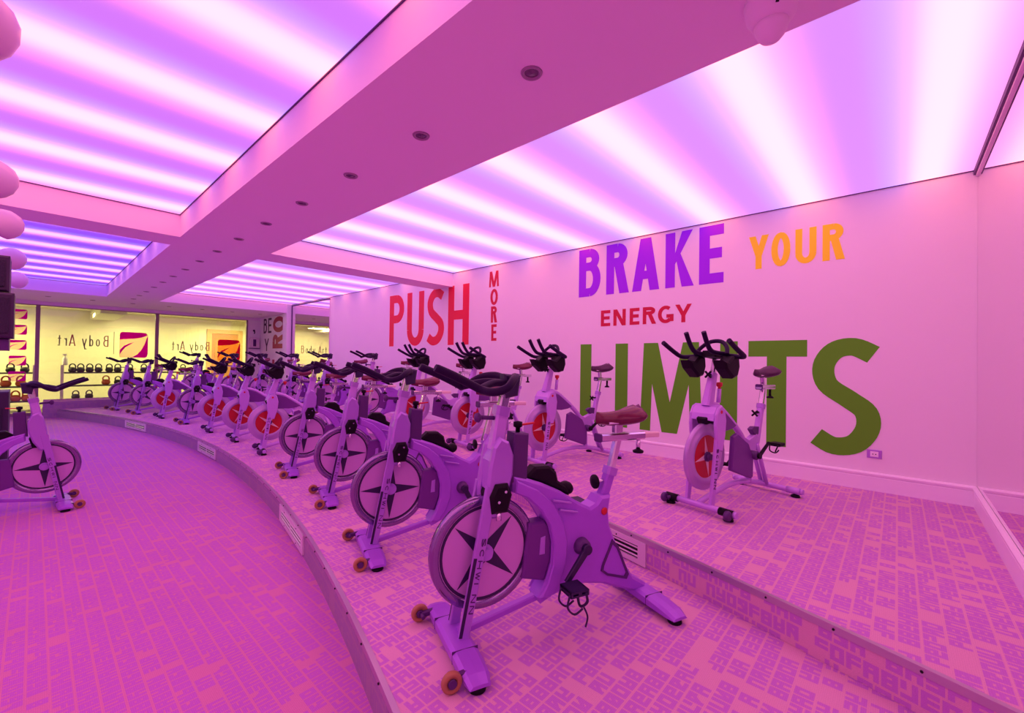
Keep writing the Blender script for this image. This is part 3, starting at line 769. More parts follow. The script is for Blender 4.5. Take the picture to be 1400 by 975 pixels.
def kettlebell(m):
    b = MB(); b.lathe([(0.0,0.0),(0.055,0.0),(0.078,0.03),(0.082,0.065),(0.070,0.105),(0.040,0.128),(0.0,0.13)], n=14)
    arc = [(0.058*math.cos(a), 0, 0.14+0.075*math.sin(a)) for a in [math.radians(-35+250*i/10) for i in range(11)]]
    h = MB(); h.tube(arc, 0.014, 8)
    t = thing('kettlebell', (0,0,0), 0, 'x', 'kettlebell')
    b.build('ball', m, t); h.build('handle', m, t); snapshot(t)
    return t
kb = {'black': kettlebell(M['kblk']), 'red': kettlebell(M['kred'])}
used = set()
def put_kb(col, x, y, z, label, group, s=1.0):
    o = kb[col] if col not in used else copy_tree(kb[col])
    used.add(col); o.location = (x, y, z); o.scale = (s, s, s); o['label'] = label; o['group'] = group
def rack(x0, x1, label, side):
    t = thing('kettlebell_rack', ((x0+x1)/2, 16.05, 0), 0, label, 'rack', 'kettlebell racks behind the glass')
    hw = (x1-x0)/2
    for x in (-hw, hw):
        b = MB(); b.box((x-0.03, -0.2, 0), (x+0.03, 0.2, 0.02)); b.box((x-0.03, 0.08, 0), (x+0.03, 0.14, 1.12)); b.build('upright', M['ventw'], t)
    for z in (0.24, 0.60, 0.94):
        b = MB(); b.box((-hw+0.03, -0.17, z-0.035), (hw-0.03, 0.15, z)); b.build('shelf', M['shelf'], t)
rack(-1.35, 0.02, 'dark kettlebell rack behind the left glass pane', 'left')
rack(0.50, 3.30, 'wide dark kettlebell rack behind the middle glass pane', 'middle')
y = 15.97
for k, x in enumerate((-1.1, -0.75, -0.39, -0.16, 0.0-0.09+0.0)[:4]):
    put_kb('black', x+0.02, y, 0.94, 'black kettlebell on the top shelf of the left rack, %s' % ['leftmost, cut by the frame', 'left of the emblem column', 'behind the emblem column', 'nearest the wooden post'][k], 'kettlebells on the top shelf, left rack')
for k, x in enumerate((-0.42, -0.02-0.16)):
    put_kb('red', x-0.02, y, 0.60, 'red kettlebell on the middle shelf of the left rack, %s' % ['left one', 'right one'][k], 'red kettlebells, left rack middle shelf', 1.15)
for k, x in enumerate((-0.50, -0.28, -0.10)):
    put_kb('red', x, y, 0.24, 'red kettlebell on the bottom shelf of the left rack, %s' % ['left one', 'middle one', 'right one'][k], 'red kettlebells, left rack bottom shelf', 1.15)
for k, x in enumerate((0.68, 0.83, 1.00, 1.17, 1.38, 1.55, 1.8, 2.1, 2.4, 2.7, 3.0)):
    put_kb('black', x, y, 0.94, 'black kettlebell on the top shelf of the middle rack, %s from the left' % (['first']+ordw[1:])[k], 'kettlebells on the top shelf, middle rack')
for k, x in enumerate((1.32, 1.85, 2.3, 2.75)):
    put_kb('red', x, y, 0.60, 'red kettlebell on the second shelf of the middle rack, %s from the left' % (['first']+ordw[1:])[k], 'red kettlebells, middle rack', 1.1)
put_kb('black', 1.56, y, 0.60, 'black kettlebell on the second shelf of the middle rack beside a red one', 'kettlebells on the second shelf, middle rack')
for k, x in enumerate((0.75, 1.0, 1.6, 2.2)):
    put_kb('black', x, y, 0.24, 'black kettlebell on the lowest shelf of the middle rack, %s from the left' % (['first']+ordw[1:])[k], 'kettlebells on the lowest shelf, middle rack')
t = thing('spray_bottle', (0.55, 16.16, 1.12), 0, 'white bottle standing on the left end of the middle rack', 'bottle')
b = MB(); b.lathe([(0.0,0.0),(0.05,0.0),(0.055,0.02),(0.055,0.17),(0.03,0.21),(0.018,0.22),(0.018,0.25),(0,0.25)], n=14); b.build('bottle_body', M['base'], t)
b = MB(); b.box((-0.05,-0.015,0.25),(0.03,0.015,0.29)); b.build('spray_head', M['ventw'], t)

# ------------------------------------------------------------------ BIKES
def word_on_blade(c0, c1, yface, text, h, m, parent, s):
    """small lettering along a fork blade from c0 to c1 (x,z), on the side face at y = yface, s=+1/-1"""
    p, q = Vector(c0), Vector(c1); d = (q-p).normalized(); n = Vector((-d.y, d.x))*(-s)  # letter tops point right as seen from that side
    L = (q-p).length; step = L/len(text); b = MB()
    for k, c in enumerate(text):
        wd = step*0.74
        if c == 'I': wd = h*0.24
        for kk, poly in enumerate(glyph(c, wd, h, h*0.22, h*0.18)):
            pp = []
            for px, py in poly:
                pt = p + d*(k*step+px) + n*(py-h/2)
                pp.append((pt.x, pt.y))
            b.prism(pp, yface-s*0.001, yface+s*(0.0014+kk*0.00005))
    o = b.build('lettering', m, parent); o['kind'] = 'stuff'   # letters a few pixels tall
    return o

def star_poly(cx, cz, ro, ri, a0):
    return [(cx+(ro if k % 2 == 0 else ri)*math.cos(a0+k*PI/4), cz+(ro if k % 2 == 0 else ri)*math.sin(a0+k*PI/4)) for k in range(8)]

def flywheel(root, c, R, star_a, kind):
    cx, cz = c
    h = 0.020
    if kind == 'A':
        b = MB(); b.lathe([(R-0.036,-h*.7),(R-0.030,-h),(R-0.006,-h),(R,-h+0.006),(R,h-0.006),(R-0.006,h),(R-0.030,h),(R-0.036,h*.7),(R-0.036,-h*.7)], (cx,0,cz), 'y', 56)
        fwl = b.build('flywheel', M['rim'], root)
        b = MB(); b.lathe([(0.0,-h*.72),(R-0.034,-h*.72),(R-0.034,h*.72),(0.0,h*.72)], (cx,0,cz), 'y', 48, 0, False); b.build('disc', M['disc'], fwl)
        b = MB()
        for s in (-1, 1):
            b.lathe([(R-0.050,s*h*.73),(R-0.050,s*(h*.73+.002)),(R-0.038,s*(h*.73+.002)),(R-0.038,s*h*.73),(R-0.050,s*h*.73)], (cx,0,cz), 'y', 48, 0, False)
        b.build('ring', M['ink'], fwl)
        b = MB()
        for s in (-1, 1):
            P = star_poly(cx, cz, R-0.055, 0.040, star_a)
            for k in range(8):
                b.prism([(cx,cz), P[k], P[(k+1) % 8]], s*h*.72, s*(h*.72+.0025))
        b.build('star', M['ink'], fwl)
    else:
        b = MB(); b.lathe([(R-0.084,-h*.8),(R-0.078,-h*1.1),(R-0.045,-h*1.2),(R-0.04,-h*.9),(R-0.010,-h*.9),(R,-h*.6),(R,h*.6),(R-0.010,h*.9),(R-0.04,h*.9),(R-0.045,h*1.2),(R-0.078,h*1.1),(R-0.084,h*.8),(R-0.084,-h*.8)], (cx,0,cz), 'y', 56)
        fwl = b.build('flywheel', M['rimb'], root)
        b = MB(); b.lathe([(0.0,-h*.7),(R-0.083,-h*.7),(R-0.083,h*.7),(0.0,h*.7)], (cx,0,cz), 'y', 48, 0, False); b.build('disc', M['disc2'], fwl)
        b = MB()
        for s in (-1, 1):
            P = star_poly(cx, cz, R-0.092, 0.026, star_a)
            for k in range(8):
                b.prism([(cx,cz), P[k], P[(k+1) % 8]], s*h*.70, s*(h*.70+.0025))
        b.build('star', M['cream'], fwl)
    b = MB(); b.lathe([(0.022,-0.05),(0.022,0.05)], (cx,0,cz), 'y', 20); b.lathe([(0.034,-0.028),(0.034,0.028)], (cx,0,cz), 'y', 20)
    b.build('hub', M['bodyhi'] if kind == 'A' else M['bodydk'], fwl)
    return fwl

def foot_bar(root, x, half, kind, rear=False):
    """cross foot with droopy plastic ends, rubber pads"""
    b = MB()
    if kind == 'A':
        n = 14; vs = []
        for i in range(n+1):
            y = -half+2*half*i/n; e = abs(y)/half
            top = 0.068-0.020*e**3; wd = 0.052-0.006*e**4; bot = 0.026+0.0*e
            if e > 0.99: top -= 0.008; wd -= 0.006
            sec = [(-wd,bot),(-wd,top-0.012),(-wd*.7,top-0.002),(0,top),(wd*.7,top-0.002),(wd,top-0.012),(wd,bot)]
            vs += [(x+p, y, q) for p, q in sec]
        k = 7; fs = []
        for i in range(n):
            for j in range(k): fs.append([i*k+j, i*k+(j+1) % k, (i+1)*k+(j+1) % k, (i+1)*k+j])
        fs += [list(range(k)), [n*k+j for j in range(k)][::-1]]
        b.add(vs, fs, 0, False)
        foot = b.build('rear_foot' if rear else 'front_foot', M['body'], root)
        # seam where plastic end caps meet the steel
        for s in (-1, 1):
            q = MB(); q.beam((x-0.0525, s*half*.42, 0.044), (x+0.0525, s*half*.42, 0.044), 0.0025, 0.046, side=(0,1,0)); q.build('cap_seam', M['bodydk'], foot)
    else:
        b.tube([(x,-half,0.048),(x,half,0.048)], 0.021, 14)
        foot = b.build('rear_foot' if rear else 'front_foot', M['frameb'], root)
        for s in (-1, 1):
            q = MB(); q.tube([(x,s*half*1.0,0.048),(x,s*half*.62,0.048)], 0.026, 14); q.build('end_sleeve', M['black'] if not rear else M['frameb'], foot)
            q = MB(); q.tube([(x,s*half*1.0,0.048),(x,s*(half+0.02),0.048)], [0.024,0.020], 14); q.build('end_cap', M['frameb'], foot)
    for s in (-1, 1):
        q = MB(); q.lathe([(0.030,0.0),(0.033,0.006),(0.028,0.016),(0.014,0.020),(0.014,0.032)], (x, s*(half-0.035), 0), 'z', 16); q.build('rubber_pad', M['black'], foot)
    return foot

def bikeA(handle_rot=0.0, star_a=0.3, crank_a=-50):
    t = thing('exercise_bike', (0,0,0), 0, 'x', 'exercise bike')
    foot_bar(t, 0.0, 0.285, 'A'); foot_bar(t, -0.965, 0.285, 'A', True)
    # transport rollers at the front
    for s in (-1, 1):
        b = MB(); b.beam((0.03, s*0.215, 0.045), (0.085, s*0.215, 0.040), 0.020, 0.024); b.lathe([(0.008,-0.03),(0.008,0.03)], (0.085,s*0.215,0.040), 'y', 10)
        fk = b.build('roller_bracket', M['bodydk'], t)
        b = MB(); b.lathe([(0.018,-0.010),(0.034,-0.012),(0.038,-0.006),(0.038,0.006),(0.034,0.012),(0.018,0.010),(0.018,-0.010)], (0.090,s*0.232,0.040), 'y', 20)
        b.build('roller', M['orange'], fk)
        b = MB(); b.lathe([(0.016,-0.015),(0.016,0.015)], (0.090,s*0.232,0.040), 'y', 14); b.build('roller_hub', M['bodydk'], fk)
    # fork blades with dark channel
    for s in (-1, 1):
        y = s*0.058
        b = MB(); b.beam((-0.012,y,0.055), (-0.128,y,0.66), 0.020, 0.044, 0.020, 0.050)
        bl = b.build('fork_blade', M['bodyhi'], t)
        b = MB(); b.beam((0.001,y+s*0.0105,0.075), (-0.058,y+s*0.0105,0.38), 0.003, 0.014); b.build('channel', M['ink'], bl)
        lt = word_on_blade((-0.096,0.455), (-0.038,0.15), y+s*0.010, 'SCHWINN', 0.019, M['bodydk'], bl, s)
    flywheel(t, (-0.120,0.375), 0.235, star_a, 'A')
    # head shield
    b = MB()
    shp = [(-0.105,0.53),(-0.150,0.525),(-0.195,0.60),(-0.225,0.70),(-0.228,0.78),(-0.205,0.84),(-0.165,0.86),(-0.135,0.82),(-0.118,0.74),(-0.105,0.64)]
    b.prism(shp, 0.030, 0.066, ch=0.010); b.prism(shp, -0.066, -0.030, ch=0.010)
    b.prism([(-0.12,0.64),(-0.20,0.64),(-0.222,0.80),(-0.16,0.84),(-0.125,0.76)], -0.034, 0.034)
    b.build('head_shield', M['bodyhi'], t)
    b = MB(); b.beam((-0.168,0,0.80), (-0.195,0,0.965), 0.058, 0.062, 0.050, 0.056); b.build('head_tube', M['frameb'], t)
    b = MB(); b.beam((-0.190,0,0.945), (-0.199,0,0.985), 0.064, 0.066); b.build('collar', M['bodyhi'], t)
    b = MB(); b.beam((-0.194,0,0.96), (-0.226,0,1.105), 0.038, 0.044); b.build('stem_post', M['chrome'], t)
    b = MB(); b.tube([(-0.16,0.0,0.935),(-0.10,0.0,0.94)], 0.009, 8); b.lathe([(0.0,0),(0.010,0.0),(0.022,0.012),(0.018,0.026),(0,0.030)], (-0.10,0,0.94), 'x', 12); b.build('handlebar_knob', M['bodydk'], t)
    # resistance box and brake caliper
    b = MB(); b.prism([(-0.222,0.655),(-0.305,0.655),(-0.312,0.865),(-0.240,0.872)], -0.040, 0.040, ch=0.006); bx = b.build('resistance_box', M['bodydk'], t)
    b = MB(); b.lathe([(0.010,0.0),(0.010,0.02),(0.020,0.025),(0.020,0.045),(0.0,0.050)], (-0.275,0,0.868), 'z', 14); b.build('resistance_knob', M['black'], bx)
    b = MB(); b.beam((-0.29,0.0,0.90), (-0.355,0.0,0.905), 0.016, 0.008); b.build('brake_lever', M['redk'], bx)
    b = MB(); b.prism([(-0.125,0.55),(-0.195,0.55),(-0.215,0.62),(-0.195,0.67),(-0.140,0.67),(-0.115,0.62)], -0.052, 0.085, ch=0.012)
    cal = b.build('brake_caliper', M['black'], t)
    b = MB(); b.tube([(-0.16,0.06,0.56),(-0.155,0.075,0.52)], 0.012, 8); b.lathe([(0.006,0.0),(0.006,0.004)], (-0.15,0.086,0.60), 'y', 8); b.lathe([(0.006,0.0),(0.006,0.004)], (-0.18,0.086,0.64), 'y', 8); b.build('caliper_bolt', M['chrome'], cal)
    # main shroud
    poly = [(-0.235,0.690),(-0.300,0.672),(-0.380,0.642),(-0.476,0.596),(-0.580,0.530),(-0.640,0.500),(-0.675,0.515),(-0.700,0.545),(-0.762,0.545),(-0.748,0.470),(-0.755,0.400),
            (-0.800,0.300),(-0.850,0.200),(-0.905,0.125),(-0.985,0.075),(-0.985,0.045),(-0.90,0.055),(-0.815,0.088),(-0.720,0.128),(-0.620,0.150),(-0.520,0.150),(-0.440,0.132),(-0.380,0.108),
            (-0.362,0.140),(-0.402,0.200),(-0.430,0.280),(-0.434,0.370),(-0.412,0.455),(-0.365,0.530),(-0.300,0.590),(-0.235,0.618)]
    b = MB(); b.prism(poly, -0.048, 0.048, ch=0.012); sh = b.build('main_shroud', M['body'], t)
    for s in (-1, 1):
        y0, y1 = (0.046, 0.062) if s > 0 else (-0.062, -0.046)
        outer = [(-0.238,0.618),(-0.300,0.590),(-0.365,0.530),(-0.412,0.455),(-0.434,0.370),(-0.430,0.280),(-0.402,0.200),(-0.368,0.145)]
        inner = [(-0.420,0.140),(-0.470,0.200),(-0.500,0.280),(-0.505,0.370),(-0.485,0.455),(-0.435,0.545),(-0.350,0.620),(-0.245,0.672)]
        b = MB(); b.prism(outer+inner, y0, y1, ch=0.006); b.build('arch_band', M['body'], sh)
        tri = [(-0.765,0.335),(-0.800,0.300),(-0.868,0.150),(-0.855,0.128),(-0.735,0.168),(-0.700,0.195),(-0.705,0.220)]
        c = (sum(p[0] for p in tri)/7, sum(p[1] for p in tri)/7)
        tin = [(c[0]+(p[0]-c[0])*0.82, c[1]+(p[1]-c[1])*0.82) for p in tri]
        b = MB()
        for k in range(7):
            j = (k+1) % 7
            b.prism([tri[k], tri[j], tin[j], tin[k]], y0+(0.001 if s < 0 else 0)-0, (0.053 if s > 0 else -0.045) if s > 0 else -0.046)
        if s < 0:
            b = MB()
            for k in range(7):
                j = (k+1) % 7; b.prism([tri[k], tri[j], tin[j], tin[k]], -0.053, -0.046)
        b.build('triangle_rib', M['bodydk'], sh)
        for k in range(2):
            b = MB(); b.beam((-0.425-.035*k, s*0.058, 0.566-.046*k), (-0.520-.035*k, s*0.058, 0.543-.046*k), 0.016, 0.008); b.build('ridge', M['bodyhi'], sh)
        b = MB(); b.lathe([(0.016, s*0.047), (0.018, s*0.051), (0.010, s*0.053)], (-0.716,0,0.475), 'y', 16); b.build('badge', M['redk'], sh)
    # black sweat guard / bottle lumps on top tube
    b = MB(); b.prism([(-0.30,0.672),(-0.35,0.715),(-0.42,0.712),(-0.46,0.680),(-0.47,0.640),(-0.53,0.600),(-0.53,0.565),(-0.47,0.600),(-0.38,0.642)], -0.035, 0.035, ch=0.010)
    g = b.build('top_guard', M['black'], t)
    b = MB(); b.lathe([(0,-0.035),(0.022,-0.03),(0.030,-0.012),(0.030,0.012),(0.022,0.03),(0,0.035)], (-0.53,0,0.595), 'y', 16); b.build('guard_knob', M['black'], g)
    # belt guard behind the wheel and lower bar
    b = MB(); b.prism([(-0.29,0.235),(-0.40,0.205),(-0.434,0.300),(-0.434,0.430),(-0.40,0.470),(-0.32,0.470)], -0.036, 0.036, ch=0.008); bg = b.build('belt_guard', M['guardb'], t)
    b = MB(); b.prism([(-0.372,0.325),(-0.400,0.325),(-0.402,0.405),(-0.378,0.400)], 0.030, 0.040, ch=0.003); b.build('guard_badge', M['bodyhi'], bg)
    b = MB(); b.beam((-0.01,0,0.060), (-0.44,0,0.140), 0.036, 0.030); b.build('lower_bar', M['body'], t)
    # cranks and pedals
    cx, cz = -0.585, 0.335
    b = MB(); b.lathe([(0.020,-0.085),(0.034,-0.080),(0.040,-0.050),(0.040,0.050),(0.034,0.080),(0.020,0.085)], (cx,0,cz), 'y', 22); b.build('crank_axle', M['bodydk'], t)
    for s in (-1, 1):
        a = math.radians(crank_a) if s > 0 else math.radians(crank_a+180)
        e = (cx+0.165*math.cos(a)*1.0, cz+0.165*math.sin(a))
        y = s*0.095
        b = MB(); b.beam((cx,y,cz), (e[0],y,e[1]), 0.018, 0.034, 0.016, 0.026); b.lathe([(0.022,-0.012),(0.022,0.012)], (cx,y,cz), 'y', 18)
        ca = b.build('crank_arm', M['ink'], t)
        yp = s*0.155
        b = MB(); b.box((e[0]-0.045, yp-0.045, e[1]-0.012), (e[0]+0.045, yp+0.045, e[1]-0.004)); b.box((e[0]-0.045, yp-0.045, e[1]+0.004), (e[0]+0.045, yp+0.045, e[1]+0.012))
        b.box((e[0]-0.045, yp-0.045, e[1]-0.012), (e[0]-0.035, yp+0.045, e[1]+0.012)); b.box((e[0]+0.035, yp-0.045, e[1]-0.012), (e[0]+0.045, yp+0.045, e[1]+0.012))
        b.tube([(e[0],y,e[1]),(e[0],yp+s*0.045,e[1])], 0.009, 8)
        b.build('pedal', M['ink'], ca)
        # toe cage hanging below
        b = MB()
        for yy in (yp-0.034, yp+0.034):
            b.tube(smooth([(e[0]+0.045,yy,e[1]),(e[0]+0.055,yy,e[1]-0.05),(e[0]+0.02,yy,e[1]-0.085),(e[0]-0.02,yy,e[1]-0.070)], 5), 0.0045, 6)
        b.tube(smooth([(e[0]-0.035,yp-0.04,e[1]),(e[0]-0.045,yp-0.045,e[1]-0.04),(e[0]-0.03,yp,e[1]-0.078),(e[0]-0.035,yp+0.045,e[1]-0.04),(e[0]-0.03,yp+0.04,e[1])], 5), 0.006, 6)
        b.build('toe_cage', M['ink'], ca)
        b = MB(); b.tube(smooth([(e[0]-0.03,yp+s*0.03,e[1]-0.07),(e[0]-0.045,yp+s*0.035,e[1]-0.11),(e[0]-0.035,yp+s*0.035,e[1]-0.15)], 5), 0.004, 6); b.build('strap', M['ink'], ca)
    # seat tube, post, rail and saddle
    b = MB(); b.beam((-0.718,0,0.47), (-0.784,0,0.645), 0.046, 0.050); st = b.build('seat_tube', M['body'], t)
    b = MB(); b.beam((-0.780,0,0.632), (-0.792,0,0.668), 0.058, 0.062); b.build('collar', M['bodyhi'], st)
    b = MB(); b.tube([(-0.77,0,0.605),(-0.70,0,0.605)], 0.009, 10); b.build('knob_pin', M['chrome'], st)
    b = MB(); b.lathe([(0,0),(0.012,0.0),(0.034,0.006),(0.034,0.014),(0.010,0.020),(0,0.02)], (-0.705,0,0.605), 'x', 16); b.build('seat_knob', M['black'], st)
    b = MB(); b.beam((-0.764,0,0.56), (-0.832,0,0.81), 0.036, 0.036); b.build('seat_post', M['chrome'], t)
    b = MB(); b.beam((-0.715,0,0.815), (-0.990,0,0.812), 0.050, 0.036); rl = b.build('seat_rail', M['chrome'], t)
    b = MB(); b.beam((-0.985,0,0.813), (-1.090,0,0.811), 0.038, 0.026); b.build('rail_slide', M['cream'], rl)
    b = MB(); b.beam((-0.708,0,0.815), (-0.718,0,0.815), 0.054, 0.040); b.build('rail_end_cap', M['bodydk'], rl)
    b = MB(); b.tube([(-0.965,0,0.80),(-0.965,0,0.735)], 0.011, 10); b.build('knob_pin', M['chrome'], rl)
    b = MB(); b.lathe([(0,0),(0.026,0.002),(0.028,0.012),(0.012,0.020),(0,0.02)], (-0.965,0,0.722), 'z', 14); b.build('rail_knob', M['black'], rl)
    b = MB(); b.beam((-0.83,0,0.835), (-0.83,0,0.885), 0.034, 0.05); b.tube([(-0.76,0.02,0.885),(-0.93,0.03,0.885)], 0.006, 8); b.tube([(-0.76,-0.02,0.885),(-0.93,-0.03,0.885)], 0.006, 8); b.build('seat_clamp', M['chrome'], t)
    saddle(t, -0.700, -0.965, 0.905, M['saddle'])
    # handlebar: two closed loops with horns, wedge at the stem
    b = MB(); zc = 1.105
    for s in (-1, 1):
        loop = [(-0.225, s*0.030, zc-0.005), (-0.205, s*0.10, zc+0.010), (-0.165, s*0.170, zc), (-0.120, s*0.205, zc-0.030), (-0.075, s*0.185, zc-0.045), (-0.050, s*0.125, zc-0.040), (-0.010, s*0.112, zc-0.020), (0.060, s*0.114, zc+0.014), (0.138, s*0.118, zc+0.046)]
        P = smooth([(p[0]-0.002, p[1], p[2]) for p in loop], 5)
        b.tube(P, [0.0165]*(len(P)-1)+[0.014], 12)
        b.tube(smooth([(-0.205, s*0.02, zc-0.02), (-0.13, s*0.05, zc-0.018), (-0.055, s*0.105, zc-0.038)], 5), 0.016, 10)
    hb = b.build('handlebar', M['foam'], t)
    b = MB(); b.prism([(-0.195,1.075),(-0.205,1.020),(-0.262,1.030),(-0.275,1.118),(-0.195,1.126)], -0.030, 0.030, ch=0.008); b.build('stem_cap', M['ink'], hb)
    return t

def saddle(root, xn, xr, z, m):
    """padded saddle: narrow nose at xn, wide tail at xr"""
    n, k = 14, 12; vs = []
    for i in range(n+1):
        f = i/n; x = xn+(xr-xn)*f
        if f < .45: wd = 0.022+0.012*(f/.45)**1.5
        else: wd = 0.034+0.058*math.sin(min(1, (f-.45)/.38)*PI/2)
        if f > .9: wd *= math.sqrt(max(0.02, 1-((f-.9)/.105)**2))
        if f < .08: wd *= math.sqrt(max(0.02, 1-((.08-f)/.085)**2))
        zc = z+0.010+0.022*f**1.6-0.012*math.sin(f*PI); th = 0.024+0.022*f
        if f > .92: th *= 0.75
        for j in range(k):
            a = 2*PI*j/k; c, s_ = math.cos(a), math.sin(a)
            vs.append((x, wd*c, zc+(th if s_ > 0 else th*1.25)*s_*(1-0.25*abs(c)) - 0.012*abs(c)*abs(c)))
    fs = [[i*k+j, i*k+(j+1) % k, (i+1)*k+(j+1) % k, (i+1)*k+j] for i in range(n) for j in range(k)]
    fs += [list(range(k))[::-1], [n*k+j for j in range(k)]]
    b = MB(); b.add(vs, fs, 0, True)
    return b.build('saddle', m, root)

def bikeB(star_a=0.2, crank_a=20, sad='saddle'):
    t = thing('exercise_bike', (0,0,0), 0, 'x', 'exercise bike')
    foot_bar(t, 0.015, 0.25, 'B'); foot_bar(t, -0.935, 0.25, 'B', True)
    for s in (-1, 1):
        b = MB(); b.lathe([(0.012,-0.016),(0.030,-0.014),(0.034,0.0),(0.030,0.014),(0.012,0.016)], (0.060,s*0.235,0.045), 'y', 18)
        b.tube([(0.02,s*0.20,0.05),(0.06,s*0.22,0.045)], 0.012, 8); b.build('roller', M['bodydk'], t)
    for s in (-1, 1):
        y = s*0.090
        b = MB(); b.beam((0.0,y,0.06), (-0.070,y,0.56), 0.022, 0.044, 0.022, 0.052); bl = b.build('fork_blade', M['frameb'], t)
        word_on_blade((-0.052,0.44), (-0.016,0.16), s*0.101, 'SCHWINN', 0.026, M['bodydk'], bl, s)
    flywheel(t, (-0.060,0.372), 0.232, star_a, 'B')
    shp = [(-0.030,0.52),(-0.022,0.60),(-0.030,0.67),(-0.060,0.72),(-0.100,0.735),(-0.135,0.705),(-0.152,0.63),(-0.142,0.53),(-0.108,0.42),(-0.062,0.42)]
    b = MB()
    for y0, y1 in ((0.080, 0.106), (-0.106, -0.080)): b.prism(shp, y0, y1, ch=0.008)
    b.prism([(-0.024,0.63),(-0.034,0.675),(-0.062,0.722),(-0.100,0.735),(-0.134,0.705),(-0.10,0.66),(-0.06,0.62)], -0.084, 0.084)
    hs = b.build('head_shield', M['frameb'], t)
    b = MB()
    for s in (-1, 1): b.lathe([(0.012, s*0.105), (0.012, s*0.108)], (-0.085,0,0.690), 'y', 14)
    b.build('badge', M['redv'], hs)
    b = MB(); b.prism([(-0.03,0.60),(-0.01,0.64),(-0.05,0.66),(-0.11,0.61)], -0.04, 0.04, ch=0.006); b.build('brake_pad', M['black'], t)
    b = MB(); b.beam((-0.085,0,0.72), (-0.155,0,0.955), 0.060, 0.080, 0.046, 0.050); b.build('head_tube', M['frameb'], t)
    b = MB(); b.beam((-0.150,0,0.93), (-0.185,0,1.075), 0.034, 0.034); b.build('stem_post', M['chrome'], t)
    b = MB(); b.tube([(-0.14,0,0.94),(-0.09,0,0.945)], 0.008, 8)
    for k in range(4):
        a = PI/4+k*PI/2; b.beam((-0.092,0,0.945), (-0.092,0.030*math.cos(a),0.945+0.030*math.sin(a)), 0.014, 0.012, side=(1,0,0))
    b.build('handlebar_knob', M['black'], t)
    b = MB(); b.tube([(-0.225,0,0.74),(-0.235,0,0.84)], 0.015, 10); pt = b.build('resistance_tube', M['frameb'], t)
    b = MB(); b.lathe([(0.010,0),(0.010,0.018),(0.020,0.024),(0.022,0.05),(0.0,0.054)], (-0.236,0,0.835), 'z', 12); b.build('resistance_knob', M['redk'], pt)
    # main tube, gusset, belt guard
    b = MB(); b.tube(smooth([(-0.12,0,0.735),(-0.24,0,0.700),(-0.44,0,0.560),(-0.56,0,0.445),(-0.640,0,0.300),(-0.655,0,0.105)], 5), [0.023]*26, 12)
    b.prism([(-0.50,0.49),(-0.57,0.43),(-0.62,0.36),(-0.70,0.33),(-0.775,0.40),(-0.74,0.48),(-0.62,0.44)], -0.022, 0.022, ch=0.005)
    b.build('main_frame', M['frameb'], t)
    b = MB(); b.prism([(-0.145,0.715),(-0.24,0.690),(-0.42,0.565),(-0.37,0.545),(-0.28,0.535),(-0.15,0.545)], -0.034, 0.034, ch=0.006); b.build('gusset', M['guardb'], t)
    b = MB(); b.prism([(-0.320,0.245),(-0.345,0.490),(-0.400,0.510),(-0.560,0.420),(-0.630,0.300),(-0.625,0.160),(-0.60,0.150)], 0.018, 0.052, ch=0.008); b.build('belt_guard', M['guardb'], t)
    b = MB(); b.tube(smooth([(0.01,0,0.055),(-0.12,0,0.085),(-0.30,0,0.118),(-0.48,0,0.128),(-0.66,0,0.112),(-0.93,0,0.055)], 5), 0.020, 10); b.build('lower_bar', M['frameb'], t)
    b = MB(); b.tube([(-0.735,0.02,0.40),(-0.895,0.02,0.065)], 0.016, 10); b.tube([(-0.735,-0.02,0.40),(-0.895,-0.02,0.065)], 0.016, 10); b.build('rear_strut', M['frameb'], t)
    b = MB(); b.prism([(-0.66,0.515),(-0.70,0.535),(-0.775,0.53),(-0.765,0.47),(-0.72,0.46)], -0.02, 0.02, ch=0.004); b.build('bottle_clip', M['bodydk'], t)
    cx, cz = -0.640, 0.325
    b = MB(); b.lathe([(0.024,-0.080),(0.034,-0.07),(0.034,0.07),(0.024,0.080)], (cx,0,cz), 'y', 20); b.build('crank_axle', M['bodydk'], t)
    for s in (-1, 1):
        a = math.radians(crank_a) if s > 0 else math.radians(crank_a+180)
        e = (cx+0.165*math.cos(a), cz+0.165*math.sin(a)); y = s*0.088
        b = MB(); b.beam((cx,y,cz), (e[0],y,e[1]), 0.016, 0.030, 0.014, 0.024); b.lathe([(0.022,-0.010),(0.022,0.010)], (cx,y,cz), 'y', 16)
        ca = b.build('crank_arm', M['black'], t)
        yp = s*0.148
        b = MB(); b.prism([(e[0]-0.045,e[1]-0.012),(e[0]+0.045,e[1]-0.012),(e[0]+0.040,e[1]+0.012),(e[0]-0.040,e[1]+0.012)], yp-0.042, yp+0.042, ch=0.005); b.tube([(e[0],y,e[1]),(e[0],yp,e[1])], 0.009, 8)
        b.build('pedal', M['black'], ca)
        b = MB()
        b.tube(smooth([(e[0]+0.045,yp-0.03,e[1]),(e[0]+0.065,yp-0.02,e[1]-0.045),(e[0]+0.02,yp,e[1]-0.065),(e[0]-0.03,yp,e[1]-0.05)], 5), 0.005, 6)
        b.tube(smooth([(e[0]+0.045,yp+0.03,e[1]),(e[0]+0.065,yp+0.02,e[1]-0.045),(e[0]+0.02,yp,e[1]-0.065)], 5), 0.005, 6)
        b.build('toe_cage', M['black'], ca)
    b = MB(); b.beam((-0.760,0,0.40), (-0.838,0,0.690), 0.044, 0.046); st = b.build('seat_tube', M['frameb'], t)
    b = MB(); b.beam((-0.834,0,0.670), (-0.844,0,0.705), 0.054, 0.056); b.build('collar', M['bodyhi'], st)
    b = MB(); b.tube([(-0.81,0,0.64),(-0.745,0,0.635)], 0.008, 8)
